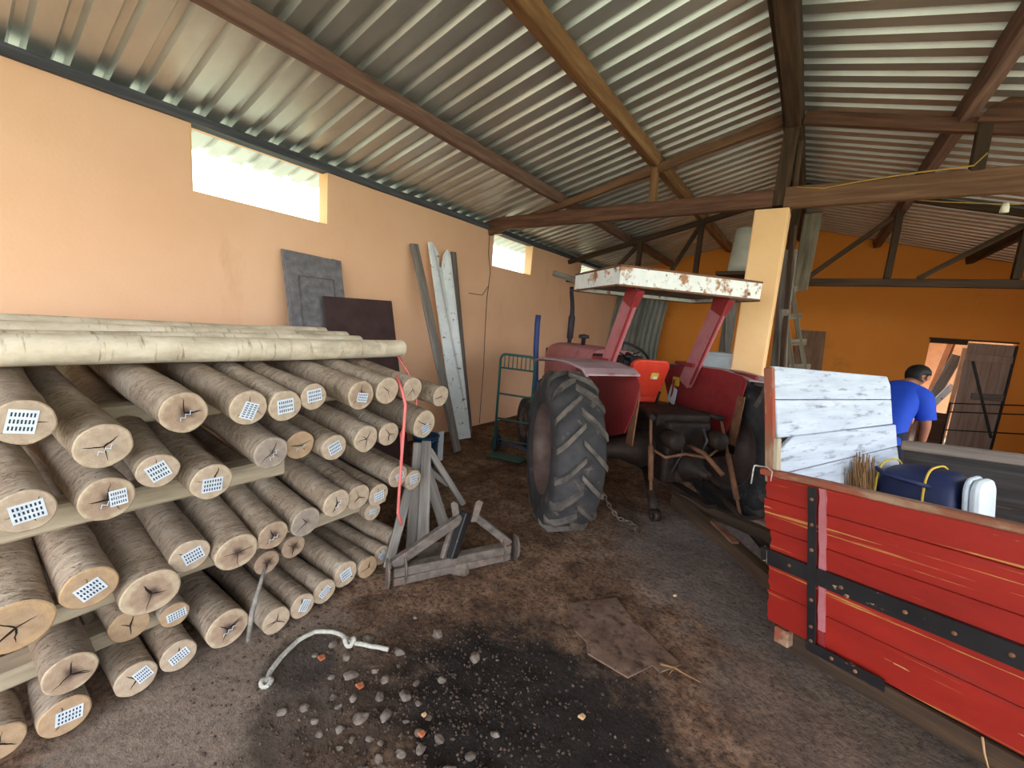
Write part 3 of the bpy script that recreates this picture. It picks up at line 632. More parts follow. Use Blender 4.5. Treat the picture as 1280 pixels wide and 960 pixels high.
# blue bucket
b = thing('bucket', (-3.3, 3.15, 0), 'blue bucket with a pale side on the floor behind the stack', 'bucket')
mb = MB(); mb.lathe([(0, 0), (0, .11), (.30, .14), (.30, .15), (.315, .15), (.315, .135), (.02, .10), (.02, 0)], Matrix.Translation((-3.25, 3.15, .0)) @ Matrix.Rotation(-PI/2, 4, 'Y'), 28); mb.build('body', MAT['bluebucket'], b)
mb = MB(); mb.tube([(-3.25+.15*math.cos(a)*.98, 3.15+.15*math.sin(a), .29-.12*abs(math.sin(a*.5))) for a in [i*PI/10-.3 for i in range(11)]], .004, 6); mb.build('handle', MAT['chrome'], b)
mb = MB(); mb.box((-3.2, 3.285, 0), (-3.18, 3.36, .34)); tag(mb.build('offcut', MAT['paleplastic'], bevel=.004), 'pale upright offcut standing beside the blue bucket', 'offcut')

# hand truck and blue pipe
ht = thing('hand_truck', (-2.72, 4.02, 0), 'dark green tubular hand truck standing behind the left rear tyre', 'hand truck')
a, b_, up = V((-2.93, 3.98, 0)), V((-2.50, 4.06, 0)), V((0, 0, 1))
dr = (b_-a).normalized(); fwd = V((dr.y, -dr.x, 0))
mb = MB()
arch = [a+up*.06, a+up*1.15] + [a+dr*(.06-.06*math.cos(t*PI/8))+up*(1.15+.07*math.sin(t*PI/8)) for t in range(1, 5)] + [b_-dr*(.06-.06*math.cos(t*PI/8))+up*(1.15+.07*math.sin(t*PI/8)) for t in range(4, 0, -1)] + [b_+up*1.15, b_+up*.06]
mb.tube(arch, .015, 10); mb.build('frame', MAT['greenpaint'], ht)
for z in (1.06, .75, .45, .2):
    mb = MB(); mb.tube([a+up*z, b_+up*z], .011, 8); mb.build('crossbar', MAT['greenpaint'], ht)
for i in range(1, 8):
    mb = MB(); mb.tube([a+dr*(.43*i/8)+up*1.06, a+dr*(.43*i/8)+up*1.21], .006, 6); mb.build('rung', MAT['greenpaint'], ht)
mb = MB(); mb.prism([a+up*.03, b_+up*.03, b_+fwd*.2+up*.03, a+fwd*.2+up*.03], (0, 0, .008)); mb.build('toe_plate', MAT['greenpaint'], ht)
for p in (a, b_):
    mb = MB(); s = 1 if p is b_ else -1
    c = p-fwd*.11+up*.11+dr*(.03*s)
    mb.lathe([(-.02, 0), (-.02, .10), (-.01, .11), (.01, .11), (.02, .10), (.02, 0)], frame(c, dr), 24); mb.build('wheel', MAT['rubber'], ht)
mb = MB(); mb.tube([a-fwd*.11+up*.11, b_-fwd*.11+up*.11], .01, 8); mb.tube([a-fwd*.11+up*.11, a+up*.35], .01, 8); mb.tube([b_-fwd*.11+up*.11, b_+up*.35], .01, 8); mb.build('axle', MAT['bluepaint'], ht)
mb = MB(); mb.tube([(-2.56, 4.30, 0), (-2.60, 4.29, .8), (-2.635, 4.27, 1.3), (-2.64, 4.26, 1.6), (-2.63, 4.25, 1.70)], .033, 12)
tag(mb.build('pipe', MAT['bluepaint']), 'upright dark blue pipe standing beside the green hand truck', 'pipe')

# ------------------------------------------------------------------ tractor
TM, TH, TR_ = V((-.88, 3.68, 0)), V((-.766, .643, 0)).normalized(), V((.643, .766, 0)).normalized()
def T(k, s, z): return TM+TH*k+TR_*s+V((0, 0, z))
TRF = frame(T(0, 0, 0), TH)
trac = thing('tractor', T(0, 0, 0), 'old faded red tractor with a rusty white canopy beside the pillar', 'tractor')
RR = .625
def tyre(name, c, axis, R, w, rin, nl, parent, lug=.03):
    """axis: unit direction of the axle; spun tyre with chevron lugs, and its rim"""
    M = frame(c, axis); h = w/2
    prof = [(-h*.86, rin), (-h*.98, rin+.05), (-h, (rin+R)/2), (-h*.96, R-.06), (-h*.84, R-.022), (-h*.5, R-.006), (0, R), (h*.5, R-.006), (h*.84, R-.022), (h*.96, R-.06), (h, (rin+R)/2), (h*.98, rin+.05), (h*.86, rin)]
    prof = [(x, r-lug*.9) if r > rin+.08 else (x, r) for x, r in prof]
    mb = MB(); mb.lathe(prof, None, 56, 0)
    if nl:
        for side in (-1, 1):
            for i in range(nl):
                a0 = 2*PI*(i+(.5 if side > 0 else 0))/nl
                secs = []
                for u in (0, .35, .7, 1.0):
                    x = side*(-.01+u*(h*.97+.01)); a = a0+u*.30/(R/.62); r0 = R-lug*.9-.012-(.05*max(0, u-.8)/.2*1.2); r1 = R+.004-(.055*max(0, u-.75)/.25)
                    wd = (.022+.006*u)/R
                    secs.append([V((x, r0*math.cos(a-wd), r0*math.sin(a-wd))), V((x, r0*math.cos(a+wd), r0*math.sin(a+wd))), V((x, r1*math.cos(a+wd*.8), r1*math.sin(a+wd*.8))), V((x, r1*math.cos(a-wd*.8), r1*math.sin(a-wd*.8)))])
                vs = [v for s_ in secs for v in s_]
                fs = [(j*4+k, j*4+(k+1) % 4, (j+1)*4+(k+1) % 4, (j+1)*4+k) for j in range(3) for k in range(4)] + [(3, 2, 1, 0), (12, 13, 14, 15)]
                mb.add(vs, fs, 1)
    t = mb.build(name, [MAT['rubber'], MAT['lug']], parent, M)
    mb = MB()
    mb.lathe([(-h*.84, rin+.015), (-h*.86, rin-.01), (-h*.5, rin-.03), (-h*.3, rin-.04), (-.02, rin*.55), (-.02, .12), (-.05, .11), (-.055, .0)], None, 40)
    mb.lathe([(h*.84, rin+.015), (h*.86, rin-.01), (h*.5, rin-.03), (h*.3, rin-.04), (.0, rin*.55), (.0, .12), (.05, .11), (.055, .0)], None, 40)
    mb.build('rim', MAT['rim'], t, M)
    return t
tyre('rear_tyre', T(0, .76, RR), TR_, RR, .37, .36, 17, trac)
tyre('rear_tyre', T(0, -.965, RR), V((.735, .678, 0)), RR, .37, .36, 17, trac)
tyre('front_tyre', T(2.0, .55, .34), TR_, .34, .17, .19, 0, trac, .01)
tyre('front_tyre', T(2.0, -.60, .34), TR_, .34, .17, .19, 0, trac, .01)
def tloc(mb, name, mat, parent=trac, **kw): return mb.build(name, mat, parent, local=TRF, **kw)
mb = MB(); mb.lathe([(-.80, 0), (-.80, .07), (-.45, .085), (-.25, .16), (.25, .16), (.45, .085), (.66, .07), (.66, 0)], frame(T(0, 0, RR), TR_), 20); tloc(mb, 'rear_axle', MAT['greasy'])
mb = MB(); mb.box((-.28, -.2, .42), (1.0, .2, .92), TRF); mb.box((-.33, -.10, .44), (-.26, .10, .70), TRF); mb.box((-.2, -.26, .86), (.25, .26, .97), TRF); tloc(mb, 'gearbox', MAT['greasy'], bevel=.03)
mb = MB(); mb.box((.98, -.19, .48), (2.05, .19, 1.0), TRF); mb.box((1.9, -.12, .38), (2.1, .12, .55), TRF); tloc(mb, 'engine', MAT['greasy'], bevel=.02)
mb = MB(); mb.box((1.95, -.55, .34), (2.05, .60, .42), TRF); tloc(mb, 'front_axle', MAT['greasy'], bevel=.015)
# bonnet: rounded section along the heading
mb = MB(); prof = []
for i in range(13):
    a = PI*i/12; prof.append((.30*math.copysign(abs(math.cos(a))**.45, math.cos(a)), 1.08+.31*abs(math.sin(a))**.5))
prof = [(.30, .84)] + prof + [(-.30, .84)]
rings = []
for k, sc_ in ((1.05, 1.0), (1.7, 1.0), (2.3, .98), (2.48, .93), (2.55, .84)):
    rings += [T(k, s*sc_, .84+(z-.84)*(1-(1-sc_)*.7)-(0 if k < 2.4 else .01)) for s, z in prof]
n = len(prof)
mb.add(rings, [(i*n+j, i*n+(j+1) % n, (i+1)*n+(j+1) % n, (i+1)*n+j) for i in range(4) for j in range(n)], 0, True)
mb.add(rings[:n], [tuple(range(n))]); mb.add(rings[-n:], [tuple(range(n))[::-1]])
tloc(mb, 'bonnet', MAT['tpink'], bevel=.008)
mb = MB()
for s in (-.22, -.11, 0, .11, .22): mb.prism([T(2.552, s-.03, .95), T(2.552, s+.03, .95), T(2.552, s+.03, 1.28), T(2.552, s-.03, 1.28)], TH*.012)
tloc(mb, 'grille', MAT['blackiron'])
mb = MB(); mb.box((.92, -.27, 1.0), (1.06, .27, 1.34), TRF); tloc(mb, 'dashboard', MAT['greasy'], bevel=.02)
mb = MB(); mb.tube([T(2.2, -.06, 1.36), T(2.2, -.06, 1.43), T(2.2, -.06, 1.45), T(2.2, -.06, 1.72), T(2.2, -.06, 1.75), T(2.21, -.06, 1.84), T(2.22, -.07, 1.94), T(2.17, -.11, 2.03), T(2.13, -.13, 2.09)], [.026, .026, .042, .044, .030, .028, .027, .027, .027], 14)
tloc(mb, 'exhaust_pipe', MAT['exhaust'])
mb = MB(); mb.lathe([(0, 0), (0, .026), (.08, .026), (.085, .06), (.10, .066), (.125, .06), (.135, 0)], Matrix.Translation(T(1.72, -.08, 1.385)) @ Matrix.Rotation(-PI/2, 4, 'Y'), 20); tloc(mb, 'air_intake', MAT['exhaust'])
# steering
sw = V((0, 0, 0)); sc0 = T(.78, 0, 1.36); sax = (TH*-.55+V((0, 0, .84))).normalized(); SM = frame(sc0, sax)
mb = MB(); mb.tube([SM @ V((0, .21*math.cos(2*PI*i/32), .21*math.sin(2*PI*i/32))) for i in range(33)], .014, 8, cap=False); o = tloc(mb, 'steering_wheel', MAT['blackiron'])
mb = MB()
for i in range(3): mb.tube([SM @ V((-.03, 0, 0)), SM @ V((0, .205*math.cos(2*PI*i/3+.4), .205*math.sin(2*PI*i/3+.4)))], .008, 6)
mb.tube([SM @ V((.01, 0, 0)), SM @ V((-.05, 0, 0))], .035, 12)
mb.build('spoke', MAT['blackiron'], o, local=TRF)
mb = MB(); mb.tube([SM @ V((-.03, 0, 0)), SM @ V((-.42, 0, 0))], .022, 10); tloc(mb, 'steering_column', MAT['exhaust'])
# seat
def rrect(w, h, r, n=5):
    pts = []
    for cx, cy, a0 in ((w/2-r, h/2-r, 0), (-w/2+r, h/2-r, PI/2), (-w/2+r, -h/2+r, PI), (w/2-r, -h/2+r, 1.5*PI)):
        for i in range(n+1):
            a = a0+PI/2*i/n; pts.append((cx+r*math.cos(a), cy+r*math.sin(a)))
    return pts
SX = -.09
mb = MB(); bx = (TH*-.26+V((0, 0, 1))).normalized()
mb.prism([T(.24, SX, 1.19)+TR_*(p*(1.0 if q > 0 else .86))+bx*q for p, q in rrect(.37, .36, .07)], TH*.07)
seat = tloc(mb, 'seat_back', MAT['seat'], bevel=.018, bseg=3)
mb = MB(); c = T(.236, SX+.05, 1.22); mb.prism([c+TR_*p+bx*q for p, q in rrect(.075, .06, .012)], TH*-.008); mb.build('badge', MAT['yellow'], seat, local=TRF)
mb = MB(); c = T(.226, SX+.05, 1.205); mb.prism([c+TR_*p+bx*q for p, q in rrect(.04, .025, .005)], TH*-.004); mb.build('badge', MAT['paper'], seat, local=TRF)
mb = MB(); mb.prism([T(.5, SX, .965)+TR_*p+TH*q for p, q in rrect(.40, .42, .08)], (0, 0, .075)); tloc(mb, 'seat_cushion', MAT['seat'], bevel=.018, bseg=3)
mb = MB(); mb.tube([T(.45, SX, .97), T(.4, SX, .88)], .06, 12); mb.tube([T(.26, SX-.12, .97), T(.24, SX-.13, 1.08)], .012, 8); mb.tube([T(.26, SX+.12, .97), T(.24, SX+.13, 1.08)], .012, 8); tloc(mb, 'seat_bracket', MAT['greasy'])
# mudguards
FP = [(1.0, 1.24), (.75, 1.29), (.40, 1.315), (.05, 1.325), (-.18, 1.305), (-.27, 1.27)]
for sd, (si, so) in ((1, (.50, .74)), (-1, (.50, .93))):
    mb = MB()
    inner = [(.93, 1.25), (.4, 1.315), (.05, 1.325), (-.2, 1.305), (-.24, 1.26), (-.20, 1.0), (-.10, .76), (.05, .66), (.48, .62), (.72, .90)] if sd > 0 else [(.93, 1.25), (.4, 1.315), (.05, 1.325), (-.2, 1.305), (-.30, 1.2), (-.26, 1.0), (-.16, .80), (.05, .72), (.48, .72), (.72, .90)]
    mb.prism([T(k, sd*si, z) for k, z in inner], TR_*(sd*.012))
    fen = tloc(mb, 'mudguard', MAT['tred'], bevel=.004)
    mb = MB()
    P_ = [T(k, sd*si, z) for k, z in FP]; Q_ = [T(k, sd*so, z-.012) for k, z in FP]
    upv = V((0, 0, .012)); nF = len(FP)
    vs = P_+Q_+[p+upv for p in P_]+[q+upv for q in Q_]
    fs = []
    for i in range(nF-1): fs += [(i, i+1, nF+i+1, nF+i), (2*nF+i, 3*nF+i, 3*nF+i+1, 2*nF+i+1), (i, 2*nF+i, 2*nF+i+1, i+1), (nF+i, nF+i+1, 3*nF+i+1, 3*nF+i)]
    fs += [(0, nF, 3*nF, 2*nF), (nF-1, 3*nF-1, 4*nF-1, 2*nF-1)]
    mb.add(vs, fs); 
    mb.tube([q+V((0, 0, .0)) for q in Q_], .012, 6)
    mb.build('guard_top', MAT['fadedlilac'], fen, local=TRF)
    # leg strap of the guard
    mb = MB(); mb.prism([T(-.27, sd*.49, 1.14), T(-.20, sd*.49, 1.14), T(-.16, sd*.49, .72), T(-.25, sd*.49, .72)], TR_*(sd*-.012)); mb.build('guard_stay', MAT['rust'], fen, local=TRF)
    # roof post: channel leaning back
    p0, p1 = T(.42, sd*.45, 1.18), T(.06, sd*.43, 1.955)
    dv = (p1-p0).normalized()
    post = beam('roof_post', p0-dv*.05, p1, .15, .06, MAT['tpink'], trac, up=TR_, wob=0, bevel=.004)
    mb = MB(); sidev = TH*-1+dv*(dv.dot(TH)); sidev.normalize()
    mb.prism([p0+sidev*.08-TR_*.03, p0+sidev*.08-TR_*.012, p1+sidev*.08-TR_*.012, p1+sidev*.08-TR_*.03], sidev*.012); mb.build('edge_strip', MAT['tred'], post, local=TRF)
    mb = MB(); mb.prism([p1-dv*.15-TR_*.035+sidev*-.06, p1-dv*.15-TR_*.035+sidev*.075, p1-TR_*.035+sidev*.10, p1-TR_*.035+sidev*-.10], TR_*.07); mb.build('gusset', MAT['tred'], post, local=TRF, bevel=.004)
    mb = MB(); mb.box((.30, -.06, -.02), (.56, .06, .015), frame(T(0, sd*.45, 1.33), TH)); mb.build('foot_plate', MAT['tred'], post, local=TRF, bevel=.004)
# lamp reflector and paper on the right guard
mb = MB(); mb.prism([T(.62, .485, 1.13)+TH*p+V((0, 0, q)) for p, q in rrect(.10, .09, .01)], TR_*-.012); tloc(mb, 'yellow_reflector', MAT['yellow'])
mb = MB(); mb.prism([T(.64, .42, .94), T(.52, .42, .90), T(.50, .42, 1.06), T(.60, .42, 1.10)], TR_*-.006); tloc(mb, 'tag_plate', MAT['paper'])
mb = MB(); mb.tube([T(-.02, .52, 1.32), T(-.2, .5, 1.32), T(-.36, .48, 1.31)], [.012, .012, .017], 8); mb.tube([T(.62, .44, .9), T(.55, .40, 1.05), T(.52, .38, 1.16)], .009, 8); tloc(mb, 'lever', MAT['tred'])
# canopy
mb = MB(); K0, K1, S0, S1, Z0 = -.03, .86, -.635, .74, 1.945
def can(k, s, z): return T(k, s, z)
cv = []; nk, ns = 8, 12
for i in range(nk+1):
    for j in range(ns+1):
        u, w = i/nk, j/ns
        dome = .03*(1-(2*u-1)**4)*(1-(2*w-1)**4)
        cv.append(T(K0+(K1-K0)*u, S0+(S1-S0)*w, Z0+.14+dome))
mb.add(cv, [(i*(ns+1)+j, i*(ns+1)+j+1, (i+1)*(ns+1)+j+1, (i+1)*(ns+1)+j) for i in range(nk) for j in range(ns)], 0, True)
rim_ = [(K0, S0), (K0, S1-.03), (K0+.03, S1), (K1-.03, S1), (K1, S1-.03), (K1, S0+.03), (K1-.03, S0), (K0+.0, S0)]
for (ka, sa), (kb, sb) in zip(rim_, rim_[1:]+rim_[:1]):
    if (ka, sa) == (kb, sb): continue
    a_, b2 = T(ka, sa, Z0), T(kb, sb, Z0); d2 = (b2-a_); nv = V((d2.y, -d2.x, 0)).normalized()*-.012
    mb.prism([a_, b2, b2+V((0, 0, .145)), a_+V((0, 0, .145))], nv)
cano = tloc(mb, 'canopy', MAT['canopy'])
mb = MB(); mb.prism([T(K0+.02, S0+.02, Z0+.03), T(K1-.02, S0+.02, Z0+.03), T(K1-.02, S1-.02, Z0+.03), T(K0+.02, S1-.02, Z0+.03)], (0, 0, .01)); mb.build('lining', MAT['oldiron'], cano, local=TRF)
mb = MB(); lp = [T(k, s, Z0+.147) for k, s in rim_[:-1]]; mb.tube(lp+[lp[0]], .009, 6, cap=False); mb.tube([p-V((0, 0, .148)) for p in lp+[lp[0]]], .009, 6, cap=False); mb.build('edge_bead', MAT['rust'], cano, local=TRF)
# front arm of the canopy frame, sticking out
beam('canopy_arm', T(.75, -.60, 2.02), T(1.42, -.645, 2.16), .035, .055, MAT['greywood'], trac, wob=.003)
# hitch
for s, e, z1 in ((-.30, T(-.55, -.42, .30), .30), (.30, T(-.92, .36, .08), .1)):
    mb = MB(); mb.tube([T(-.1, s*.8, .48), (T(-.1, s*.8, .48)+e)/2+V((0, 0, .01)), e], [.028, .03, .036], 10); mb.lathe([(-.025, .018), (-.025, .045), (.025, .045), (.025, .018)], frame(e, TR_), 16, close=True); tloc(mb, 'lower_link', MAT['greasy'])
    mid = T(-.1, s*.8, .48).lerp(e, .6)
    mb = MB(); mb.tube([T(-.22, s*1.1, .93), mid], [.012, .012], 8); mb.tube([T(-.22, s*1.1, .93).lerp(mid, .35), T(-.22, s*1.1, .93).lerp(mid, .8)], .021, 10); tloc(mb, 'lift_rod', MAT['rust'])
    mb = MB(); mb.tube([T(.02, s*.75, .95), T(-.24, s*1.1, .95)], [.03, .022], 10); tloc(mb, 'lift_arm', MAT['greasy'])
mb = MB(); mb.tube([T(-.25, 0, .74), T(-.45, .02, .72), T(-.62, .05, .62)], .018, 10); tloc(mb, 'top_link', MAT['rust'])
mb = MB(); mb.lathe([(0, 0), (0, .10), (.05, .12), (.09, .07), (.16, .05), (.16, .032), (.24, .03), (.24, 0)], frame(T(-.30, 0, .58), -TH), 20); tloc(mb, 'pto_cover', MAT['greasy'])
for s in (-.2, .2):
    mb = MB(); mb.lathe([(0, 0), (0, .07), (.14, .07), (.16, .05), (.16, 0)], frame(T(-.26, s, .80), -TH), 16); tloc(mb, 'hydraulic_cylinder', MAT['greasy'])
mb = MB(); mb.tube([T(-.2, -.3, .7), T(-.34, -.24, .66), T(-.38, -.1, .70), T(-.36, .12, .66), T(-.30, .28, .72)], .012, 8); tloc(mb, 'control_rod', MAT['rust'])
mb = MB(); mb.box((-.62, -.045, .36), (.2, .045, .39), TRF); tloc(mb, 'drawbar', MAT['greasy'], bevel=.006)
mb = MB(); mb.tube([T(-.30, .1, .88), T(-.36, .1, .80), T(-.30, .1, .62), T(-.24, .1, .58)], .010, 8); mb.tube([T(-.29, -.1, .86), T(-.37, -.12, .7), T(-.3, -.14, .52)], .008, 8); tloc(mb, 'hydraulic_hose', MAT['rubber'])
# foot boards
for s in (-1, 1):
    mb = MB(); mb.box((.5, s*.2 if s > 0 else -.48, .50), (1.0, .48 if s > 0 else -.2, .53), TRF); tloc(mb, 'foot_board', MAT['greasy'], bevel=.004)
# chain hanging from the left link
def chain(pts, name, label):
    pts = [V(p) for p in pts]; segs = []; mb = MB(); i = 0
    for a_, b2 in zip(pts[:-1], pts[1:]):
        L = (b2-a_).length; n = max(1, round(L/.045))
        for j in range(n):
            c = a_.lerp(b2, (j+.5)/n); t = (b2-a_).normalized(); u = t.orthogonal().normalized(); w = t.cross(u)
            if i % 2: u, w = w, u
            mb.tube([c+t*(.030*math.cos(2*PI*q/12))+u*(.014*math.sin(2*PI*q/12)) for q in range(13)], .0055, 6, cap=False); i += 1
    return tag(mb.build(name, MAT['oldiron']), label, 'chain')
chain([(-1.235, 3.17, .33), (-1.18, 3.26, .16), (-1.10, 3.33, .03), (-1.02, 3.37, .014), (-.95, 3.34, .014), (-.93, 3.27, .014)], 'chain', 'rusty chain trailing to the floor by the left rear tyre')

# ------------------------------------------------------------------ trailer
TA = V((.08, 2.48, .2)); TL = V((-.8789439, .45991545, -.12623549)).normalized(); TW = V((.4636243, .88603189, 0)).normalized(); TU = V((-.11184867, .05852584, .9920003)).normalized()
def R(l, w, u): return TA+TL*l+TW*w+TU*u
TRM = frame(TA, -TL, TU)
LEN = 2.35
trl = thing('farm_trailer', V((TA.x, TA.y, 0)), 'old red wooden farm trailer with black iron straps, nose down toward the tractor', 'trailer')
def tb(mb, name, mat, parent=trl, **kw): return mb.build(name, mat, parent, local=TRM, **kw)
def lean(u): return -.03-.066*u      # the near side flares outward
mb = MB(); rng = random.Random(3)
rows_ = [(-.03, .135), (.138, .285), (.288, .455), (.458, .615), (.618, .735)]
for i, (u0, u1) in enumerate(rows_):
    n = 7; l0 = .045+.018*(u0/.7)
    edge = [(l0+rng.uniform(-.007, .007)-.012*(i % 3), u0+(u1-u0)*j/n) for j in range(n+1)]
    pts = [R(l, lean(u), u) for l, u in edge] + [R(-LEN, lean(u1), u1), R(-LEN, lean(u0), u0)]
    mb.prism(pts, TW*.024)
side = tb(mb, 'side_panel', MAT['red'], bevel=.003, bseg=1)
top = beam('top_rail', R(.075, lean(.745)+.008, .75), R(-LEN, lean(.745)+.008, .75), .05, .032, MAT['railwood'], trl, up=TU, wob=.006)
def strip(name, l0, l1, u0, u1, off, th, mat, parent=trl, jag=0, ue=0):
    mb = MB(); n = 14; vs_t, vs_b = [], []
    horiz = abs(l1-l0) > abs(u1-u0)
    for i in range(n+1):
        f = i/n; j1, j2 = rng.uniform(-jag, jag), rng.uniform(-jag, jag)
        if horiz:
            l = l0+(l1-l0)*f; vs_b.append((l, u0+j1+ue*f)); vs_t.append((l, u1+j2+ue*f))
        else:
            u = u0+(u1-u0)*f; vs_b.append((l0+j1, u)); vs_t.append((l1+j2, u))
    def pt(l, u, o): return R(l, lean(u)-o, u)
    vs = [pt(l, u, off) for l, u in vs_b]+[pt(l, u, off) for l, u in vs_t]+[pt(l, u, off+th) for l, u in vs_b]+[pt(l, u, off+th) for l, u in vs_t]
    m_ = n+1; fs = []
    for i in range(n): fs += [(i, i+1, m_+i+1, m_+i), (2*m_+i, 3*m_+i, 3*m_+i+1, 2*m_+i+1), (i, 2*m_+i, 2*m_+i+1, i+1), (m_+i, m_+i+1, 3*m_+i+1, 3*m_+i)]
    fs += [(0, m_, 3*m_, 2*m_), (n, 2*m_+n, 3*m_+n, m_+n)]
    mb.add(vs, fs); return tb(mb, name, mat, parent)
def bolts(o, pts, off):
    for l, u in pts:
        mb = MB(); mb.lathe([(0, .0085), (.004, .008), (.006, .004), (.006, 0)], frame(R(l, lean(u)-off, u), -TW), 10)
        mb.build('bolt', MAT['rust'], o, local=TRM)
s1 = strip('horizontal_strap', .062, -LEN, .278, .358, .0005, .026, MAT['blackiron'], jag=.003)
mb = MB(); mb.prism([R(.066, lean(.3)-.002, .288), R(.03, lean(.3)-.0275, .287), R(.03, lean(.35)-.0275, .352), R(.066, lean(.35)-.002, .355)], TW*.02); mb.build('splintered_end', MAT['bearer'], s1, local=TRM)
bolts(s1, [(-.08, .32), (-.30, .315), (-.52, .32), (-.66, .315), (-.8, .32)], .0265)
s2 = strip('vertical_strap', -.165, -.20, -.045, .735, .0275, .007, MAT['blackiron'], jag=.0015)
bolts(s2, [(-.183, .68), (-.183, .56), (-.183, .44), (-.183, .2), (-.183, .07), (-.183, .0)], .0345)
strip('batten', -.203, -.228, .06, .735, .0005, .014, MAT['tpink'], jag=.003)
strip('batten', -.203, -.228, -.04, .055, .0005, .012, MAT['tred'], jag=.002)
s3 = strip('bottom_strap', -.16, -.46, -.055, -.005, .0275, .008, MAT['blackiron'], jag=.002)
bolts(s3, [(-.27, -.03), (-.36, -.03)], .036)
strip('lower_plank', -.21, -LEN, -.085, -.035, .0005, .018, MAT['beamdark'], jag=.004)
beam('chassis_rail', R(.03, .05, -.105), R(-LEN, .05, -.105), .09, .11, MAT['beamdark'], trl, up=TU)
beam('chassis_rail', R(.03, 1.32, -.105), R(-LEN, 1.32, -.105), .09, .11, MAT['beamdark'], trl, up=TU)
beam('cross_member', R(-.03, -.04, -.08), R(-.03, 1.42, -.08), .07, .08, MAT['railwood'], trl, up=TU)
mb = MB()
for i in range(7): mb.box((-LEN, .0+.2*i, -.035), (.03, .19+.2*i, .0)); 
mb.v = [R(v.x, v.y, v.z) for v in mb.v]; tb(mb, 'bed_floor', MAT['trailerin'])
mb = MB()
for u0, u1 in ((0, .24), (.245, .5), (.505, .76)): mb.prism([R(.04, 1.40+.05*u0, u0), R(-LEN, 1.40+.05*u0, u0), R(-LEN, 1.40+.05*u1, u1), R(.04, 1.40+.05*u1, u1)], TW*.026)
far = tb(mb, 'side_panel', MAT['trailerin'], bevel=.003, bseg=1)
beam('top_rail', R(.05, 1.45, .79), R(-LEN, 1.45, .79), .075, .06, MAT['trailertop'], trl, up=TU, wob=.006)
for l in (-.55, -1.2, -1.9): beam('stake', R(l, 1.455, -.05), R(l, 1.50, .76), .05, .05, MAT['beamdark'], trl, up=TL)
# headboard: four uneven white planks with a brown edge batten
def kk(u): return -.02+.055*u
def H(w, u): return R(kk(u), w, u)
SE = [((-.045, 1.295), (1.215, 1.25)), ((-.035, 1.125), (1.225, 1.105)), ((-.02, .925), (1.24, .945)), ((-.03, .745), (1.255, .80)), ((-.0, .52), (1.285, .665)), ((.0, .28), (1.31, .40)), ((.0, .02), (1.33, .02))]
mb = MB(); nrmH = (H(1, .5)-H(0, .5)).cross(H(0, 1)-H(0, 0)).normalized()
if nrmH.dot(TL) > 0: nrmH = -nrmH
for i in range(len(SE)-1):
    (a0, a1), (b0, b1) = SE[i], SE[i+1]; g = .004; off = .03 if i >= 2 else 0.0
    lw = a0[0] if i != 2 else a0[0]+.015
    pts = [H(lw, a0[1]-g), H(a1[0], a1[1]-g), H(b1[0], b1[1]), H(b0[0] if i < 2 else -.03, b0[1])]
    if i == 0: pts = [H(a0[0], a0[1]), H(a1[0]-.04, a1[1]+.003), H(a1[0], a1[1]-.05), H(b1[0], b1[1]), H(b0[0], b0[1])]
    if i == 2: pts = [H(.10, a0[1]+.005), H(a1[0], a1[1]-g), H(b1[0], b1[1]), H(-.035, b0[1]), H(-.035, a0[1]-.06)]
    mb.prism([p+nrmH*off*.5 for p in pts], nrmH*-.028)
mb.build('headboard', MAT['whitetrailer'], trl, local=frame(H(0, 0), TW, nrmH), bevel=.004, bseg=1)
beam('edge_batten', H(-.058, .70)-nrmH*.02, H(-.05, 1.29)-nrmH*.02, .022, .05, MAT['railwood'], trl, up=TL)
beam('edge_batten', H(-.055, .70)+nrmH*.01, H(-.045, .93)+nrmH*.01, .03, .03, MAT['bearer'], trl, up=TL)
beam('drawbar', (.20, 2.80, .13), (-.72, 3.52, .27), .085, .09, MAT['beamdark'], trl, wob=.012)
beam('drawbar', (.55, 3.38, .16), (-.70, 3.56, .28), .08, .08, MAT['beamdark'], trl, wob=.01)
mb = MB(); c = V((-.30, 3.17, .25)); mb.prism([c+V((-.07, .055, .0)), c+V((-.1, .09, .02)), c+V((.0, .06, .01)), c+V((.11, -.06, -.01)), c+V((.07, -.09, -.01))], (0, 0, .014)); mb.build('bracket', MAT['rust'], trl)
mb = MB(); mb.prism([(.18, 2.56, -.01), (.27, 2.52, -.01), (.26, 2.53, .08), (.235, 2.55, .115), (.15, 2.58, .115)], (.03, .06, 0)); mb.build('prop_block', MAT['greywood'], trl)
for w in (.16, 1.24):
    c = R(-1.5, w, -.30); tyre('trailer_wheel', V((c.x, c.y, .19)), TW, .19, .14, .10, 0, trl, .006)
mb = MB(); c0, c1 = R(-1.5, .16, -.3), R(-1.5, 1.24, -.3); mb.tube([V((c0.x, c0.y, .19)), V((c1.x, c1.y, .19))], .03, 10); mb.build('axle', MAT['greasy'], trl)
mb = MB(); q = R(.085, lean(.745)-.02, .77); mb.tube([q+TW*.04, q-TW*.025+V((0, 0, .012)), q-TW*.03, q-TW*.028-V((0, 0, .085))], .004, 6); mb.tube([q+V((-.01, 0, .01)), q+TL*-.05+V((0, 0, .012)), q+TL*-.09+TW*-.02, q+TL*-.09+TW*-.02-V((0, 0, .05))], .003, 6); mb.build('twine', MAT['rope'], trl)
mb = MB(); q = R(-.86, -.07, .0); mb.tube([R(-.74, -.06, -.02), R(-.75, -.07, -.07), R(-.765, -.075, -.12)], [.004, .003, .002], 6); mb.build('splinter', MAT['chip'], trl)

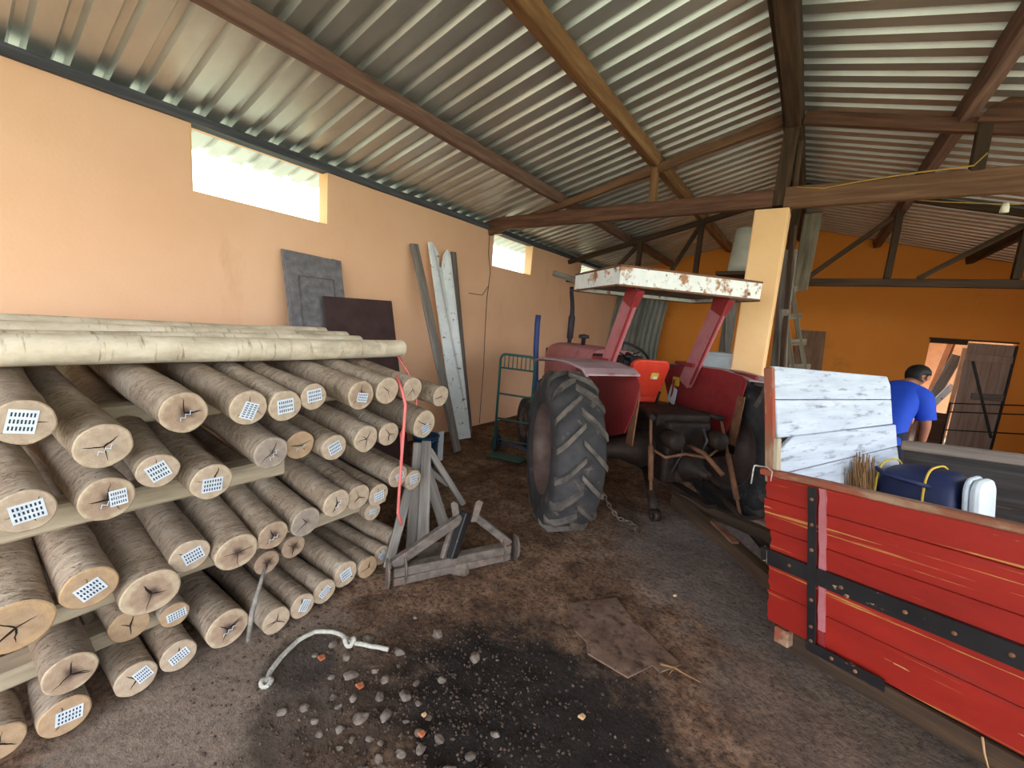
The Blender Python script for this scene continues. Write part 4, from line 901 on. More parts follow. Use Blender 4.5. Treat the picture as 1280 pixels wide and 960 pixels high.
# bag and white cloth inside the trailer
bag = thing('sports_bag', R(-.03, .9, 0), 'navy sports bag with yellow piping standing in the trailer', 'bag')
def bagsec(l0, l1, name, mat, parent, grow=0):
    mb = MB(); n = 8; SEG = 24; vs = []
    for i in range(n+1):
        u = i/n; e = 1-.10*abs(2*u-1)**3
        for q in range(SEG):
            a = 2*PI*q/SEG; ca, sa = math.cos(a), math.sin(a)
            w = .19*math.copysign(abs(ca)**.6, ca)*e+grow*ca; hgt = .36*math.copysign(abs(sa)**.55, sa)*e+grow*sa
            wr = .010*noise.noise(V((u*4, ca*2, sa*2)))
            vs.append(R(l0+(l1-l0)*u, .99+w+wr, .375+hgt*1.02+wr))
    fs = [(i*SEG+q, i*SEG+(q+1) % SEG, (i+1)*SEG+(q+1) % SEG, (i+1)*SEG+q) for i in range(n) for q in range(SEG)] + [tuple(range(SEG))[::-1], tuple(n*SEG+q for q in range(SEG))]
    mb.add(vs, fs, 0, True); return mb.build(name, mat, parent, local=TRM, sub=1)
bagsec(-.035, -.40, 'body', MAT['navybag'], bag)
for l in (-.06, -.27):
    mb = MB(); SEG = 40; ring = []
    for q in range(SEG+1):
        a = 2*PI*q/SEG; ca, sa = math.cos(a), math.sin(a); ring.append(R(l, .99+.196*math.copysign(abs(ca)**.6, ca), .375+.375*math.copysign(abs(sa)**.55, sa)))
    mb.tube(ring, .006, 6, cap=False); mb.build('piping', MAT['yellow'], bag, local=TRM)
mb = MB(); mb.tube([R(-.06, .86, .70), R(-.07, .79, .72), R(-.12, .745, .70), R(-.25, .76, .68), R(-.29, .82, .66)], .012, 8); mb.build('handle', MAT['navybag'], bag, local=TRM)
bx2 = thing('storage_tub', R(-.42, .85, 0), 'white rounded tub beside the navy bag in the trailer', 'tub')
mb = MB(); mb.prism([R(-.405, .98+p, .37+q) for p, q in rrect(.25, .72, .08)], TL*-.022); mb.build('rim', MAT['paleplastic'], bx2, local=TRM, bevel=.01)
mb = MB(); mb.prism([R(-.428, .98+p, .365+q) for p, q in rrect(.245, .715, .075)], TL*-.045); mb.build('body', MAT['white'], bx2, local=TRM, bevel=.02)
mb = MB(); rs = random.Random(5)
for i in range(240):
    b0 = R(-.045+rs.gauss(0, .018), .70+rs.gauss(0, .04), .01); t_ = b0+TU*rs.uniform(.45, .80)+TL*abs(rs.gauss(0, .012))+TW*rs.gauss(0, .06); mm = b0.lerp(t_, .5)+TL*rs.gauss(0, .02)
    mb.tube([b0, mm, t_], [.005, .005, .003], 4, cap=False)
tag(mb.build('straw_tuft', MAT['straw']), 'tuft of brown straw standing against the white headboard', 'straw')

# ------------------------------------------------------------------ person behind the trailer
def skin(name, verts, edges, radii, mat, parent, sub=2, root=0):
    me = bpy.data.meshes.new(name); me.from_pydata([tuple(v) for v in verts], edges, []); me.materials.append(mat)
    o = bpy.data.objects.new(name, me); link(o, parent)
    md = o.modifiers.new('skin', 'SKIN'); md.use_smooth_shade = True
    for i, r in enumerate(radii):
        sv = me.skin_vertices[0].data[i]; sv.radius = (r, r) if not isinstance(r, tuple) else r
        sv.use_root = (i == root)
    s_ = o.modifiers.new('sub', 'SUBSURF'); s_.levels = s_.render_levels = sub
    return o
def to_mesh(o):
    dg = bpy.context.evaluated_depsgraph_get(); me = bpy.data.meshes.new_from_object(o.evaluated_get(dg))
    old = o.data; o.modifiers.clear(); o.data = me; bpy.data.meshes.remove(old)
    return o
PB = V((.72, 5.45, 0))
pers = thing('person', PB, 'person in a royal blue shirt and dark trousers bending over behind the trailer', 'person')
pf = V((.42, .91, 0)).normalized(); pr_ = V((pf.y, -pf.x, 0))
def Pp(f, r_, z): return PB+pf*f+pr_*r_+V((0, 0, z))
vb = [Pp(-.04, 0, .86), Pp(.04, 0, .98), Pp(.15, 0, 1.11), Pp(.24, 0, 1.215), Pp(.315, .0, 1.285), Pp(.345, .03, 1.315),      # 0-5 spine, neck
      Pp(-.03, -.095, .80), Pp(.05, -.11, .45), Pp(-.03, -.12, .09), Pp(.10, -.13, .045),                      # 6-9 left leg
      Pp(-.03, .095, .80), Pp(.06, .12, .45), Pp(-.02, .12, .09), Pp(.11, .13, .045),                           # 10-13 right leg
      Pp(.24, -.165, 1.185), Pp(.29, -.22, .93), Pp(.42, -.19, .74), Pp(.45, -.18, .69),                           # 14-17 left arm
      Pp(.23, .165, 1.18), Pp(.235, .235, .93), Pp(.31, .21, .73), Pp(.33, .20, .67)]                        # 18-21 right arm
eb = [(0,1),(1,2),(2,3),(3,4),(4,5),(0,6),(6,7),(7,8),(8,9),(0,10),(10,11),(11,12),(12,13),(3,14),(14,15),(15,16),(16,17),(3,18),(18,19),(19,20),(20,21)]
rb_ = [.135,.13,.145,.12,.056,.054, .088,.06,.042,.035, .088,.06,.042,.035, .052,.042,.030,.026, .052,.042,.030,.026]
# hands: palm and five fingers each
def hand(base, wrist_i, d, side):
    """d: pointing direction of the hand; side: across the palm"""
    d = V(d).normalized(); side = V(side).normalized(); pn = d.cross(side)
    palm = len(vb); vb.append(base+d*.055); eb.append((wrist_i, palm)); rb_.append((.024))
    for j, (off, ln) in enumerate(((-.026, .062), (-.009, .074), (.009, .07), (.026, .055))):
        k0 = base+d*.085+side*off; k1 = k0+d*ln*.5+pn*.006; k2 = k1+d*ln*.4+pn*.018
        i0 = len(vb); vb.extend([k0, k1, k2]); rb_.extend([.0095, .0088, .0075]); eb.extend([(palm, i0), (i0, i0+1), (i0+1, i0+2)])
    i0 = len(vb); vb.extend([base+d*.045-side*.034+pn*.008, base+d*.08-side*.045+pn*.018]); rb_.extend([.0105, .0085]); eb.extend([(palm, i0), (i0, i0+1)])
hand(vb[17], 17, V((.1, .25, -1)), pf)
hand(vb[21], 21, V((.12, .2, -1)), pf)
# head grows from the neck as part of the same body
h0 = len(vb)
vb += [Pp(.37, .05, 1.335), Pp(.395, .06, 1.37), Pp(.41, .065, 1.41)]; rb_ += [.068, .088, .07]; eb += [(5, h0), (h0, h0+1), (h0+1, h0+2)]
body = to_mesh(skin('body', vb, eb, rb_, MAT['skin'], pers))
# face: nose, ears, brow pushed out of the same head surface (the head looks away to the right and down)
hc = Pp(.395, .06, 1.37); hd = (pf*.85+pr_*.32+V((0, 0, -.45))).normalized(); hs = hd.cross(V((0, 0, 1))).normalized(); hu = hs.cross(hd)
for v in body.data.vertices:
    r_ = v.co - hc
    if r_.length < .16 and v.co.z > 1.29:
        a, b3, c = r_.dot(hd), r_.dot(hs), r_.dot(hu)
        if a > 0:
            push = .026*math.exp(-((b3/.014)**2+((c+.012)/.026)**2))       # nose
            push += .010*math.exp(-((b3/.03)**2+((c+.058)/.016)**2))       # mouth / chin
            push -= .010*math.exp(-(((abs(b3)-.032)/.016)**2+((c-.018)/.014)**2))  # eye sockets
            v.co += hd*push
for sg in (-1, 1):
    c = hc+hs*(sg*.086)-hd*.006+hu*-.004
    M_ = frame(c, hs*sg, hu); mb = MB()
    mb.lathe([(-.012, .0), (-.01, .018), (.004, .026), (.012, .022), (.010, .010), (.004, 0)], M_ @ Matrix.Diagonal((1, .65, 1.1, 1)), 14)
    mb.build('ear', MAT['skin'], pers)
mb = MB(); vs = []; SEG = 28; n = 12
for i in range(n+1):
    th = PI*.74*i/n
    for q in range(SEG):
        ph = 2*PI*q/SEG; dz, dr2 = math.cos(th), math.sin(th)
        vdir = (hu*dz + (hd*math.cos(ph)+hs*math.sin(ph))*dr2)
        rad = .102+.004*noise.noise(vdir*14)
        if vdir.dot(hd) > .25 and vdir.dot(hu) < .60: rad = .05
        if abs(vdir.dot(hs)) > .8 and vdir.dot(hu) < .1: rad = .07
        vs.append(hc+V((0, 0, .012))-hd*.012+V((vdir.x*rad, vdir.y*rad, vdir.z*rad*1.03)))
mb.add(vs, [(i*SEG+q, i*SEG+(q+1) % SEG, (i+1)*SEG+(q+1) % SEG, (i+1)*SEG+q) for i in range(n) for q in range(SEG)], 0, True); mb.build('hair', MAT['hair'], pers)
mb = MB(); SEG = 28
cs = [vb[0]+V((0, 0, -.135))-pf*.01, vb[0]+V((0, 0, -.05)), vb[0].lerp(vb[1], .5), vb[1], vb[2], vb[3]-V((0, 0, .03)), vb[3]+V((0, 0, .035)), vb[4]-V((0, 0, .025)), vb[4]+V((0, 0, .002))]
lat = [.178, .182, .178, .176, .180, .188, .165, .088, .068]; dep = [.135, .138, .135, .132, .135, .128, .105, .072, .060]
vs = []
for i, c in enumerate(cs):
    t = (cs[min(i+1, len(cs)-1)]-cs[max(i-1, 0)]).normalized(); dd = pr_.cross(t).normalized()
    for q in range(SEG):
        a = 2*PI*q/SEG; ca, sa = math.cos(a), math.sin(a)
        p = c+pr_*(lat[i]*math.copysign(abs(ca)**.8, ca))+dd*(dep[i]*math.copysign(abs(sa)**.8, sa)); p += dd*.010*noise.noise(p*11); vs.append(p)
mb.add(vs, [(i*SEG+q, i*SEG+(q+1) % SEG, (i+1)*SEG+(q+1) % SEG, (i+1)*SEG+q) for i in range(len(cs)-1) for q in range(SEG)], 0, True)
for si in (14, 18):
    s0 = vb[3].lerp(vb[si], .55)+V((0, 0, .005)); mb.tube([s0, vb[si], vb[si].lerp(vb[si+1], .3), vb[si].lerp(vb[si+1], .62), vb[si].lerp(vb[si+1], .84)], [.104, .106, .090, .080, .079], 18, cap=False)
mb.build('shirt', MAT['blueshirt'], pers, sub=1)
tr_v = [vb[0]+V((0, 0, .06)), vb[6], vb[7], vb[8]+V((0, 0, .02)), vb[10], vb[11], vb[12]+V((0, 0, .02))]
to_mesh(skin('trousers', tr_v, [(0,1),(1,2),(2,3),(0,4),(4,5),(5,6)], [(.15, .14), .115, .084, .07, .115, .084, .07], MAT['darktrouser'], pers))
for s in (-.12, .12):
    c = Pp(.04, s*1.04, 0); M_ = frame(c, pf); mb = MB(); n = 6; vs = []
    for i, (x, w, hh) in enumerate(((-.10, .03, .06), (-.08, .042, .085), (.0, .045, .085), (.08, .05, .065), (.15, .045, .05), (.19, .02, .03))):
        for q in range(16):
            a = 2*PI*q/16; vs.append(M_ @ V((x, w*math.cos(a), max(0, hh*.5+hh*.55*math.sin(a)))))
    mb.add(vs, [(i*16+q, i*16+(q+1) % 16, (i+1)*16+(q+1) % 16, (i+1)*16+q) for i in range(5) for q in range(16)] + [tuple(range(16))[::-1], tuple(range(80, 96))], 0, True); mb.build('shoe', MAT['blackiron'], pers)

# ------------------------------------------------------------------ three-point implement and trestle
im = thing('implement_frame', (-1.6, 1.9, 0), 'low rusty three-point implement frame lying on the dirt by the stack', 'farm implement')
eL, eR = V((-1.80, 1.53, .10)), V((-1.45, 2.22, .10)); ed = (eR-eL).normalized(); en = V((ed.y, -ed.x, 0))
beam('toolbar', eL, eR, .07, .055, MAT['oldiron'], im, wob=.002)
beam('toolbar', eL+en*.02-V((0, 0, .055)), eR+en*.02-V((0, 0, .055)), .03, .05, MAT['oldiron'], im, wob=.002)
for c, k in ((eL+ed*-.03, 0), (eL+ed*.07, 1), (eR-ed*.05, 2), (eR+ed*.05, 3)):
    mb = MB(); pts = []
    for i in range(9):
        a = -PI/2+PI*i/8; pts.append(c+V((0, 0, -.01))+en*(.055*math.cos(a)+.0)+V((0, 0, .09*math.sin(a))))
    pts += [c-en*.03+V((0, 0, .075)), c-en*.03+V((0, 0, -.09))]
    mb.prism([p+ed*-.006 for p in pts], ed*.012); mb.build('end_plate', MAT['oldiron'], im, local=frame(c, ed), bevel=.003)
ap = V((-1.62, 1.95, .36))
beam('brace', eL+V((0, 0, .03))+en*-.02, ap+V((-.01, -.03, 0)), .045, .06, MAT['oldiron'], im, wob=.002)
beam('brace', eR+V((0, 0, .03)), ap+V((.02, .05, 0)), .045, .05, MAT['oldiron'], im, wob=.002)
beam('mast', V((-1.625, 1.84, .12)), ap+V((0, 0, .03)), .06, .06, MAT['blackiron'], im, wob=.002)
beam('mast', V((-1.66, 1.80, .12)), ap+V((-.04, -.04, .02)), .03, .04, MAT['oldiron'], im, wob=.002)
for d_ in (V((-.035, -.045, 0)), V((.03, .04, 0))):
    mb = MB(); b0 = ap+d_; mb.prism([b0+V((-.012, -.016, -.04)), b0+V((.012, .016, -.04)), b0+V((.018, .022, .09))+d_*.5, b0+V((.0, .004, .105))+d_*.5, b0+V((-.014, -.012, .09))+d_*.5], en*.012); mb.build('hitch_lug', MAT['oldiron'], im, bevel=.003)
mb = MB(); mb.prism([(-1.83, 1.70, .05), (-1.67, 1.97, .10), (-1.72, 2.02, .12), (-1.86, 1.9, .10)], (0, 0, .008)); mb.build('blade', MAT['oldiron'], im, bevel=.002)
def stone_mesh(name, c, rad, flat, mat, seed):
    bm2 = bmesh.new(); bmesh.ops.create_icosphere(bm2, subdivisions=3, radius=1); me = bpy.data.meshes.new(name)
    for v in bm2.verts:
        d_ = v.co.copy(); k = 1+.32*noise.noise(d_*1.3+V((seed, 0, 0)))+.12*noise.noise(d_*3.1+V((seed, 5, 0)))
        v.co = V((d_.x*k*rad, d_.y*k*rad*(.75+.3*noise.noise(V((seed, 1, 1)))), d_.z*k*rad*flat))
    for f in bm2.faces: f.smooth = True
    bm2.to_mesh(me); bm2.free(); me.materials.append(mat); o = bpy.data.objects.new(name, me); link(o, None, Matrix.Translation(c) @ Matrix.Rotation(seed*2.1, 4, 'Z')); return o
tag(stone_mesh('stone', V((-1.60, 1.90, .035)), .062, .8, MAT['stone'], 3.3), 'fist-sized grey stone under the implement toolbar', 'stone')
ts = thing('trestle', (-2.05, 2.05, 0), 'rough grey wooden trestle propped at the right end of the post stack', 'trestle')
beam('upright', (-1.915, 1.88, 0), (-2.115, 2.06, .72), .085, .03, MAT['greywood'], ts, up=(.7, -.7, 0), wob=.004, taper=.8)
beam('upright', (-2.02, 1.87, 0), (-2.17, 2.03, .70), .07, .03, MAT['greywood'], ts, up=(.7, -.7, 0), wob=.004)
beam('brace', (-2.10, 2.07, .66), (-1.98, 2.34, .20), .06, .045, MAT['greywood'], ts, up=(0, 0, 1))
beam('brace', (-2.13, 2.04, .60), (-2.05, 2.23, .02), .08, .03, MAT['greywood'], ts, up=(.7, -.5, 0))
beam('brace', (-2.10, 1.90, .42), (-1.93, 1.60, .03), .06, .03, MAT['greywood'], ts, up=(.7, -.3, .4))
beam('brace', (-2.14, 2.0, .58), (-2.08, 2.27, .34), .03, .04, MAT['greywood'], ts)

# ------------------------------------------------------------------ things on the floor
mb = MB(); pts = [(-1.655, .755, .016), (-1.70, .79, .018), (-1.745, .86, .018), (-1.785, .96, .018), (-1.78, 1.04, .018), (-1.72, 1.09, .020), (-1.66, 1.11, .022), (-1.60, 1.105, .022), (-1.56, 1.125, .02), (-1.49, 1.16, .02), (-1.42, 1.20, .016)]
rp = thing('rope', (-1.6, 1.0, 0), 'pale grey rope with a knot curling across the dirt in the foreground', 'rope')
sm = []
for a_, b2 in zip(pts[:-1], pts[1:]):
    for j in range(4): sm.append(V(a_).lerp(V(b2), j/4)+V((0, 0, .002*math.sin(j))))
sm.append(V(pts[-1])); mb.tube(sm, .0105, 10); mb.build('strand', MAT['rope'], rp)
mb = MB(); kc = V((-1.59, 1.105, .03)); mb.tube([kc+V((.026*math.cos(t)*(1 if i % 2 else .8), .02*math.sin(t), .012*math.sin(2*t))) for i, t in enumerate([2*PI*q/14 for q in range(15)])], .0105, 8, cap=False)
mb.build('knot', MAT['rope'], rp)
mb = MB(); e0 = V(pts[0]); mb.tube([e0+V((.02*math.cos(t), .02*math.sin(t), .008+.005*math.sin(2*t))) for t in [2*PI*q/12 for q in range(13)]], .009, 8, cap=False); mb.build('knot', MAT['rope'], rp)
fb = [(-.93, 2.08), (-.72, 2.33), (-.62, 2.24), (-.28, 2.05), (-.35, 1.93), (-.39, 1.95), (-.46, 1.80), (-.67, 1.81), (-.71, 1.88), (-.79, 1.91)]
mb = MB(); mb.prism([(x, y, .004) for x, y in fb], (0, 0, .009))
tag(mb.build('flat_board', noise_mat('dirt_covered_board', [(.3, s2l((74, 54, 43))), (.7, s2l((128, 102, 86)))], (9, 9, 9), 9, .9, 0, .5, second=[(s2l((58, 43, 35)), .5, .66, (14, 14, 14))]), bevel=.003), 'dirt-covered flat board with ragged edges lying on the floor', 'board')
mb = MB(); mb.tube([(-.36, 1.96, .03), (-.30, 1.985, .028), (-.25, 1.99, .02), (-.18, 1.99, .018)], [.006, .005, .004, .002], 6); mb.tube([(-.30, 1.985, .028), (-.31, 1.94, .02)], [.004, .002], 5)
tag(mb.build('twig', MAT['straw']), 'short crooked twig on the floor beside the flat board', 'twig')
rs = random.Random(11)
placed = []
def fh(x, y):
    z = noise.noise(V((x*.9, y*.9, 3)))*.012 + noise.fractal(V((x*4, y*4, 9)), 1, 2, 5)*.006; d_ = math.hypot((x+.95)/.9, (y-1.2)/.75)
    if d_ < 1: z += (1-d_)**.7*(noise.fractal(V((x*11, y*11, 1)), .8, 2.1, 5)*.022)
    return z-.008
def free(x, y, r):
    return all(math.hypot(x-a_, y-b2) > r+c for a_, b2, c in placed)
for i in range(400):
    if len(placed) >= 48: break
    x, y = rs.gauss(-1.22, .18), rs.gauss(.96, .14)
    r_ = rs.uniform(.014, .034)
    if y < .72 or not free(x, y, r_*1.4): continue
    placed.append((x, y, r_*1.4))
    tag(stone_mesh('stone', V((x, y, fh(x, y)+r_*.12)), r_, .5, MAT['stone'], rs.uniform(0, 30)), 'small grey stone lying in the dark mud in the foreground', 'stone', 'small stones in the dark mud')
for k, (x, y, mt, lab) in enumerate(((-1.06, 1.09, 'chip', 'pale wood chip among the mud, nearest the viewer'), (-.55, 1.5, 'chip', 'pale wood chip in the black mud, near the flat board'), (-1.36, 1.0, 'orangechip', 'orange brick fragment at the edge of the black mud'), (-.45, 2.6, 'chip', 'pale square chip on the bare floor before the trailer'), (-1.0, 1.02, 'orangechip', 'orange splinter lying among the stones in the mud'), (-1.62, .98, 'orangechip', 'small orange brick crumb inside the curve of the rope'))):
    mb = MB(); s_ = .011+.004*(k % 3); z = fh(x, y)+.006
    mb.prism([(x-s_, y-s_*.5, z), (x+s_*.8, y-s_*.7, z+.004), (x+s_, y+s_*.4, z+.006), (x-.2*s_, y+s_*.8, z+.004)], (.002, .001, .012))
    tag(mb.build('brick_fragment' if mt == 'orangechip' else 'wood_chip', MAT[mt], bevel=.002), lab, 'fragment' if mt == 'orangechip' else 'wood chip')
mb = MB(); rs = random.Random(4)
for i in range(6500):
    if i < 2300: x, y = rs.gauss(-1.05, .42), rs.gauss(1.12, .34)
    else: x, y = rs.uniform(-1.95, .9), rs.uniform(.35, 3.4)
    if y < .25 or (i < 2300 and y < .45): continue
    s_ = rs.uniform(.003, .011) if i < 2300 else .002+.007*rs.random()**3; z = fh(x, y)+s_*.2
    a_ = rs.uniform(0, 6.3); ca, sa = math.cos(a_)*s_, math.sin(a_)*s_
    mb.add([(x+ca, y+sa, z), (x-sa*.8, y+ca*.8, z), (x-ca, y-sa, z), (x+sa*.7, y-ca*.7, z), (x+ca*.2, y, z+s_*rs.uniform(.5, .9)), (x, y, z-s_)], [(0,1,4),(1,2,4),(2,3,4),(3,0,4),(1,0,5),(2,1,5),(3,2,5),(0,3,5)])
tag(mb.build('soil_crumbs', noise_mat('mixed_soil', [(.35, s2l((40, 32, 28))), (.62, s2l((80, 64, 54))), (.75, s2l((132, 112, 94)))], (13, 13, 13), 4, .9, 0, 0)), 'crumbs of soil and bark scattered over the dirt floor', 'soil', kind='stuff')

# ------------------------------------------------------------------ behind the tractor and pillar
def corr_sheet(y, x0, x1, z0, z1, lean_, label, mat):
    mb = MB(); n = 60; nz = 6; vs = []
    for j in range(nz+1):
        for i in range(n+1):
            u = i/n; z = z0+(z1-z0)*j/nz; x = x0+(x1-x0)*u
            vs.append((x+.02*math.sin(z*3), y+lean_*(z-z0)/(z1-z0)+.022*math.sin(u*(x1-x0)*2*PI/.12), z+(.05*math.sin(u*9)+.03*math.sin(u*23) if j == nz else 0)))
    mb.add(vs, [(j*(n+1)+i, j*(n+1)+i+1, (j+1)*(n+1)+i+1, (j+1)*(n+1)+i) for j in range(nz) for i in range(n)], 0, True)
    o = mb.build('corrugated_sheet', mat, local=Matrix.Translation((x0, y, z0))); s_ = o.modifiers.new('solid', 'SOLIDIFY'); s_.thickness = .006
    return tag(o, label, 'roof sheet', 'grey corrugated sheets leaning in the corner')
corr_sheet(9.3, -3.97, -3.1, 0, 2.62, .75, 'grey corrugated sheet leaning in the far corner, the left one', MAT['oldsheet'])
corr_sheet(9.15, -3.2, -2.72, 0, 2.70, .80, 'grey corrugated sheet leaning in the far corner, the right one', MAT['oldsheet'])
# pale curved sheet standing on the truss beside the pillar
mb = MB(); vs = []
for j in range(6):
    for i in range(11):
        a = -.9+1.8*i/10; z = 2.60+.62*j/5; vs.append((-1.04+.17*math.sin(a)+.02*j/5*2, 7.15-.13*math.cos(a)+.1, z))
mb.add(vs, [(j*11+i, j*11+i+1, (j+1)*11+i+1, (j+1)*11+i) for j in range(5) for i in range(10)], 0, True)
o = mb.build('curved_sheet', MAT['palesheet'], local=Matrix.Translation((-1.04, 7.2, 2.6))); s_ = o.modifiers.new('solid', 'SOLIDIFY'); s_.thickness = .012
tag(o, 'pale curved sheet standing up by the far truss, left of the pillar', 'sheet')
mb = MB(); mb.box((-1.3, 7.0, 2.53), (-.75, 7.5, 2.58)); tag(mb.build('loft_board', MAT['beamdark'], local=Matrix.Translation((-1, 7.2, 2.5)), bevel=.006), 'dark board on the far tie beam carrying the curved sheet', 'board')
beam0 = beam('plank', (-1.02, 7.0, 0.0), (-1.06, 7.32, 2.42), .17, .03, MAT['greywood'], up=(0, 1, 0)); tag(beam0, 'wide grey plank leaning on the far truss, left of the pillar', 'plank', 'planks leaning behind the pillar')
beam0 = beam('plank', (-.80, 6.9, 0.0), (-1.12, 7.30, 2.30), .08, .03, MAT['greywood'], up=(0, 1, 0)); tag(beam0, 'narrow slanting grey plank crossing the wide one, left of the pillar', 'plank', 'planks leaning behind the pillar')
mb = MB(); mb.box((-1.22, 6.45, 0), (-.86, 6.85, 1.36)); mb.box((-1.24, 6.43, 1.36), (-.84, 6.87, 1.40))
tag(mb.build('pale_cabinet', MAT['paleplastic'], local=Matrix.Translation((-1, 6.6, 0)), bevel=.01), 'pale blue-grey cabinet standing between the tractor and the pillar', 'cabinet')
# ladder and boards right of the pillar
lad = thing('ladder', (.03, 6.1, 0), 'weathered wooden ladder leaning steeply behind the orange pillar', 'ladder')
la0, la1 = V((.20, 6.55, 0)), V((-.38, 5.55, 2.36)); lb0, lb1 = V((.36, 6.75, 0)), V((-.30, 5.72, 2.38))
beam('rail', la0, la1, .05, .07, MAT['khaki'], lad, up=(0, 1, 0)); beam('rail', lb0, lb1, .05, .07, MAT['khaki'], lad, up=(0, 1, 0))
for i in range(8):
    f = (i+.6)/8.2; a_, b2 = la0.lerp(la1, f), lb0.lerp(lb1, f); e_ = (b2-a_)*.45
    beam('rung', a_-e_, b2+e_, .035, .075, MAT['khaki'], lad, wob=.002)
for (b0, t_, w, lab, mt) in (((-.22, 5.95, 0), (-.30, 5.26, 2.55), .13, 'broad grey board leaning against the back of the pillar', 'greywood'),
                             ((-.05, 5.75, 0), (-.27, 5.30, 1.95), .09, 'short grey board leaning beside the pillar, under the ladder', 'greywood'),
                             ((.02, 5.95, 0), (-.24, 5.42, 1.72), .07, 'dark brown slat leaning between the ladder and the pillar', 'beamdark'),
                             ((-.10, 5.5, 0), (-.305, 5.22, 2.78), .05, 'tall dark batten leaning against the pillar edge', 'beamdark')):
    tag(beam('plank', b0, t_, w, .028, MAT[mt], up=(.3, 1, 0)), lab, 'plank', 'planks leaning behind the pillar')
tag(beam('plank', (-.20, 6.35, 2.25), (-.17, 5.75, 3.02), .17, .03, MAT['khaki'], up=(.2, -1, 0)), 'grey board tucked high under the roof to the right of the pillar', 'plank', 'planks leaning behind the pillar')
mb = MB(); mb.prism([(-.28, 10.02, 0), (.33, 10.02, 0), (.23, 10.2, 1.88), (-.2, 10.2, 1.88)], (0, .02, 0))
tag(mb.build('plywood_sheet', MAT['brownsheet'], local=Matrix.Translation((0, 10.1, 0)), bevel=.003), 'brown plywood sheet leaning on the back wall behind the ladder', 'sheet')

# back doorway
dl = thing('door_1', (2.45, YB, 0), 'grey-brown ledged door leaf with a dark diagonal brace, half closing the doorway', 'door'); dl['kind'] = 'structure'
mb = MB()
for i in range(5): mb.box((2.19+.108*i, YB-.03, .03), (2.19+.108*i+.105, YB-.0, DZ-.03))
mb.build('door_leaf', MAT['doorwood'], dl, local=Matrix.Translation((2.2, YB, 0)))
beam('ledge', (2.19, YB-.045, 1.60), (2.73, YB-.045, 1.60), .03, .12, MAT['doorwood'], dl, up=(0, 0, 1)); beam('ledge', (2.36, YB-.045, .95), (2.73, YB-.045, .98), .03, .11, MAT['greywood'], dl)
beam('brace', (2.28, YB-.05, 1.54), (2.70, YB-.05, .30), .025, .035, MAT['blackiron'], dl); beam('edge_shade_strip', (2.735, YB-.04, 1.84), (2.73, YB-.04, .04), .03, .04, MAT['blackiron'], dl, up=(0, 1, 0))  # black strip stands in for the shade along the door's right edge
mb = MB(); mb.box((1.72, YB-.03, 1.80), (2.18, YB+.03, 1.87)); mb.box((1.70, YB-.02, 1.87), (2.76, YB+.02, 1.895)); tag(mb.build('trim_3', MAT['beamdark'], local=Matrix.Translation((2, YB, 1.8))), 'dark lintel timber over the far doorway', 'lintel', kind='structure')
for (b0, t_, w, mt, lab) in (((2.145, YB+.03, 0), (2.175, YB+.03, 1.75), .06, 'peach', 'peach-coloured timber post at the edge of the door leaf'),
                             ((1.80, YB+.35, 0), (2.05, YB+.40, 1.84), .08, 'peach', 'peach timber leaning just inside the doorway'),
                             ((1.9, YB+.5, 0), (2.10, YB+.55, 1.82), .10, 'beamlight', 'orange-brown timber leaning inside the doorway'),
                             ((1.76, YB+.2, .0), (2.14, YB+.22, 1.62), .15, 'greywood', 'grey weathered board slanting across the doorway'),
                             ((1.86, YB+.08, .55), (2.15, YB+.10, 1.10), .10, 'whiteboardold', 'short white-edged board slanting low in the doorway')):
    tag(beam('timber', b0, t_, w, .035, MAT[mt], up=(0, 1, 0)), lab, 'timber', 'timbers in the far doorway')
mb = MB(); mb.box((1.80, YB-.16, 0), (2.12, YB+.05, .58)); mb.box((1.86, YB-.10, .58), (2.14, YB+.0, .60)); tag(mb.build('crate', MAT['beam'], local=Matrix.Translation((2, YB, 0)), bevel=.01), 'dark brown crate on the floor of the far doorway', 'crate')
gt = thing('bar_gate', (2.5, 9.62, 0), 'thin dark metal bar gate standing before the far door', 'gate')
for z in (.84, .70, .40):
    mb = MB(); mb.tube([(2.0, 9.62, z), (2.98, 9.62, z+.13)], .0095, 8); mb.build('bar', MAT['blackiron'], gt)
for x in (2.0, 2.97):
    mb = MB(); mb.tube([(x, 9.62, 0), (x, 9.62, .86 if x < 2.5 else .99)], .012, 8); mb.build('post', MAT['blackiron'], gt)
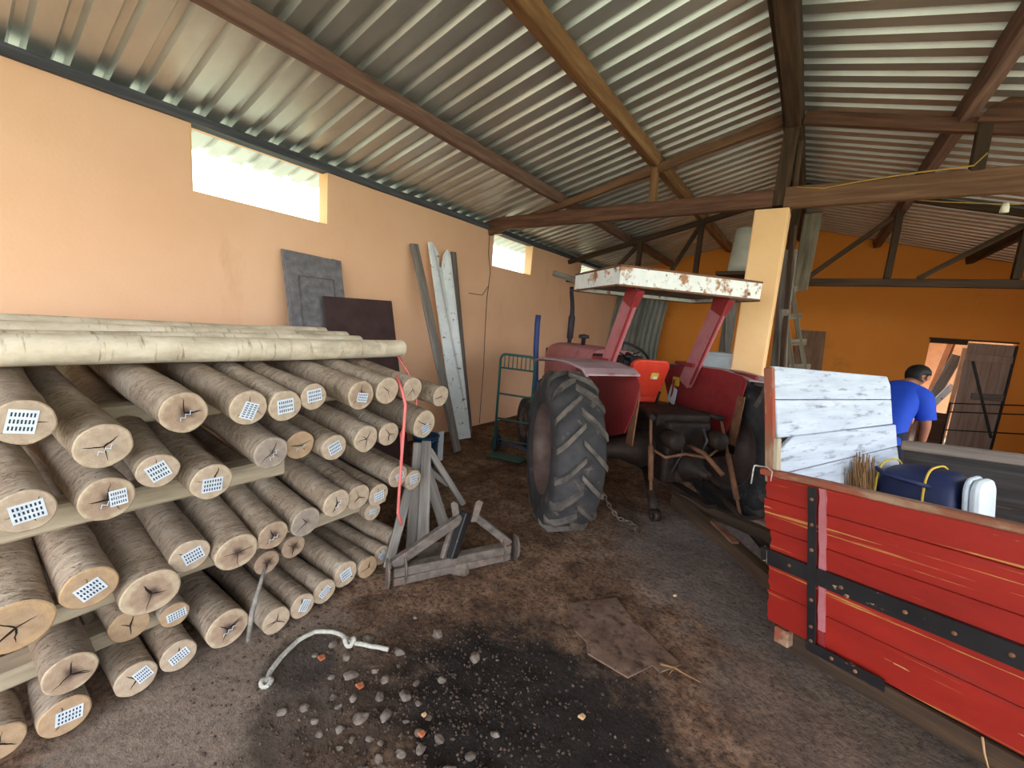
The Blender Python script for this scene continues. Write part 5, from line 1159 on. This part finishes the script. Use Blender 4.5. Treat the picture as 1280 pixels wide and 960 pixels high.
# yard behind the doorway: boundary wall
mb = MB(); mb.box((.6, 12.2, -.1), (4.6, 12.35, 2.2)); tag(mb.build('wall_yard', MAT['peach']), 'pale peach yard wall seen through the far doorway', 'wall', kind='structure')
mb = MB(); mb.box((.9, YB+.16, 2.3), (4.4, 12.35, 2.36)); tag(mb.build('yard_sun_shield', MAT['beamdark']), 'unseen slab added over the yard to keep the sun off its wall', 'roof', kind='structure')  # added slab, out of view: dims the sunlight on the yard wall

# ------------------------------------------------------------------ outside and light
mb = MB(); S = 60
for lo, hi in (((-S, -S), (S, YF)), ((-S, YF), (WX-.15, YB+.15)), ((WXR+.15, YF), (S, YB+.15)), ((-S, YB+.15), (S, S)), ((WXR, YF), (WXR+.15, 6.0))):
    mb.add([(lo[0], lo[1], -.03), (hi[0], lo[1], -.03), (hi[0], hi[1], -.03), (lo[0], hi[1], -.03)], [(0, 1, 2, 3)])
tag(mb.build('ground', MAT['outground']), 'sunlit grassy ground outside the shed', 'ground', kind='structure')

SUN_DIR = V((.55, -.45, .85)).normalized()
w = bpy.data.worlds.new('sky'); sc.world = w; w.use_nodes = True
nt = w.node_tree; bg = nt.nodes['Background']
sky = nt.nodes.new('ShaderNodeTexSky'); sky.sky_type = 'NISHITA'; sky.sun_disc = False
sky.sun_elevation = math.asin(SUN_DIR.z); sky.sun_rotation = math.atan2(SUN_DIR.x, SUN_DIR.y); sky.air_density = 1.2; sky.dust_density = 2.5
mixn = nt.nodes.new('ShaderNodeMix'); mixn.data_type = 'RGBA'; mixn.inputs[0].default_value = .5; mixn.inputs[7].default_value = (7.5, 8.0, 8.6, 1)
nt.links.new(sky.outputs[0], mixn.inputs[6]); nt.links.new(mixn.outputs[2], bg.inputs['Color']); bg.inputs['Strength'].default_value = .32
sl = bpy.data.lights.new('sun', 'SUN'); sl.energy = 4.5; sl.angle = .01; sl.color = (1, .95, .87)
so = bpy.data.objects.new('sun', sl); COL.objects.link(so); so.rotation_euler = SUN_DIR.to_track_quat('Z', 'Y').to_euler()

vs_ = sc.view_settings
sc.display_settings.display_device = 'sRGB'
vs_.view_transform = 'Standard'; vs_.look = 'None'; vs_.gamma = 1; vs_.use_curve_mapping = False
vs_.exposure = 1.5
cy = sc.cycles
cy.use_denoising = True; cy.max_bounces = 10; cy.diffuse_bounces = 6; cy.glossy_bounces = 4
cy.sample_clamp_indirect = 8
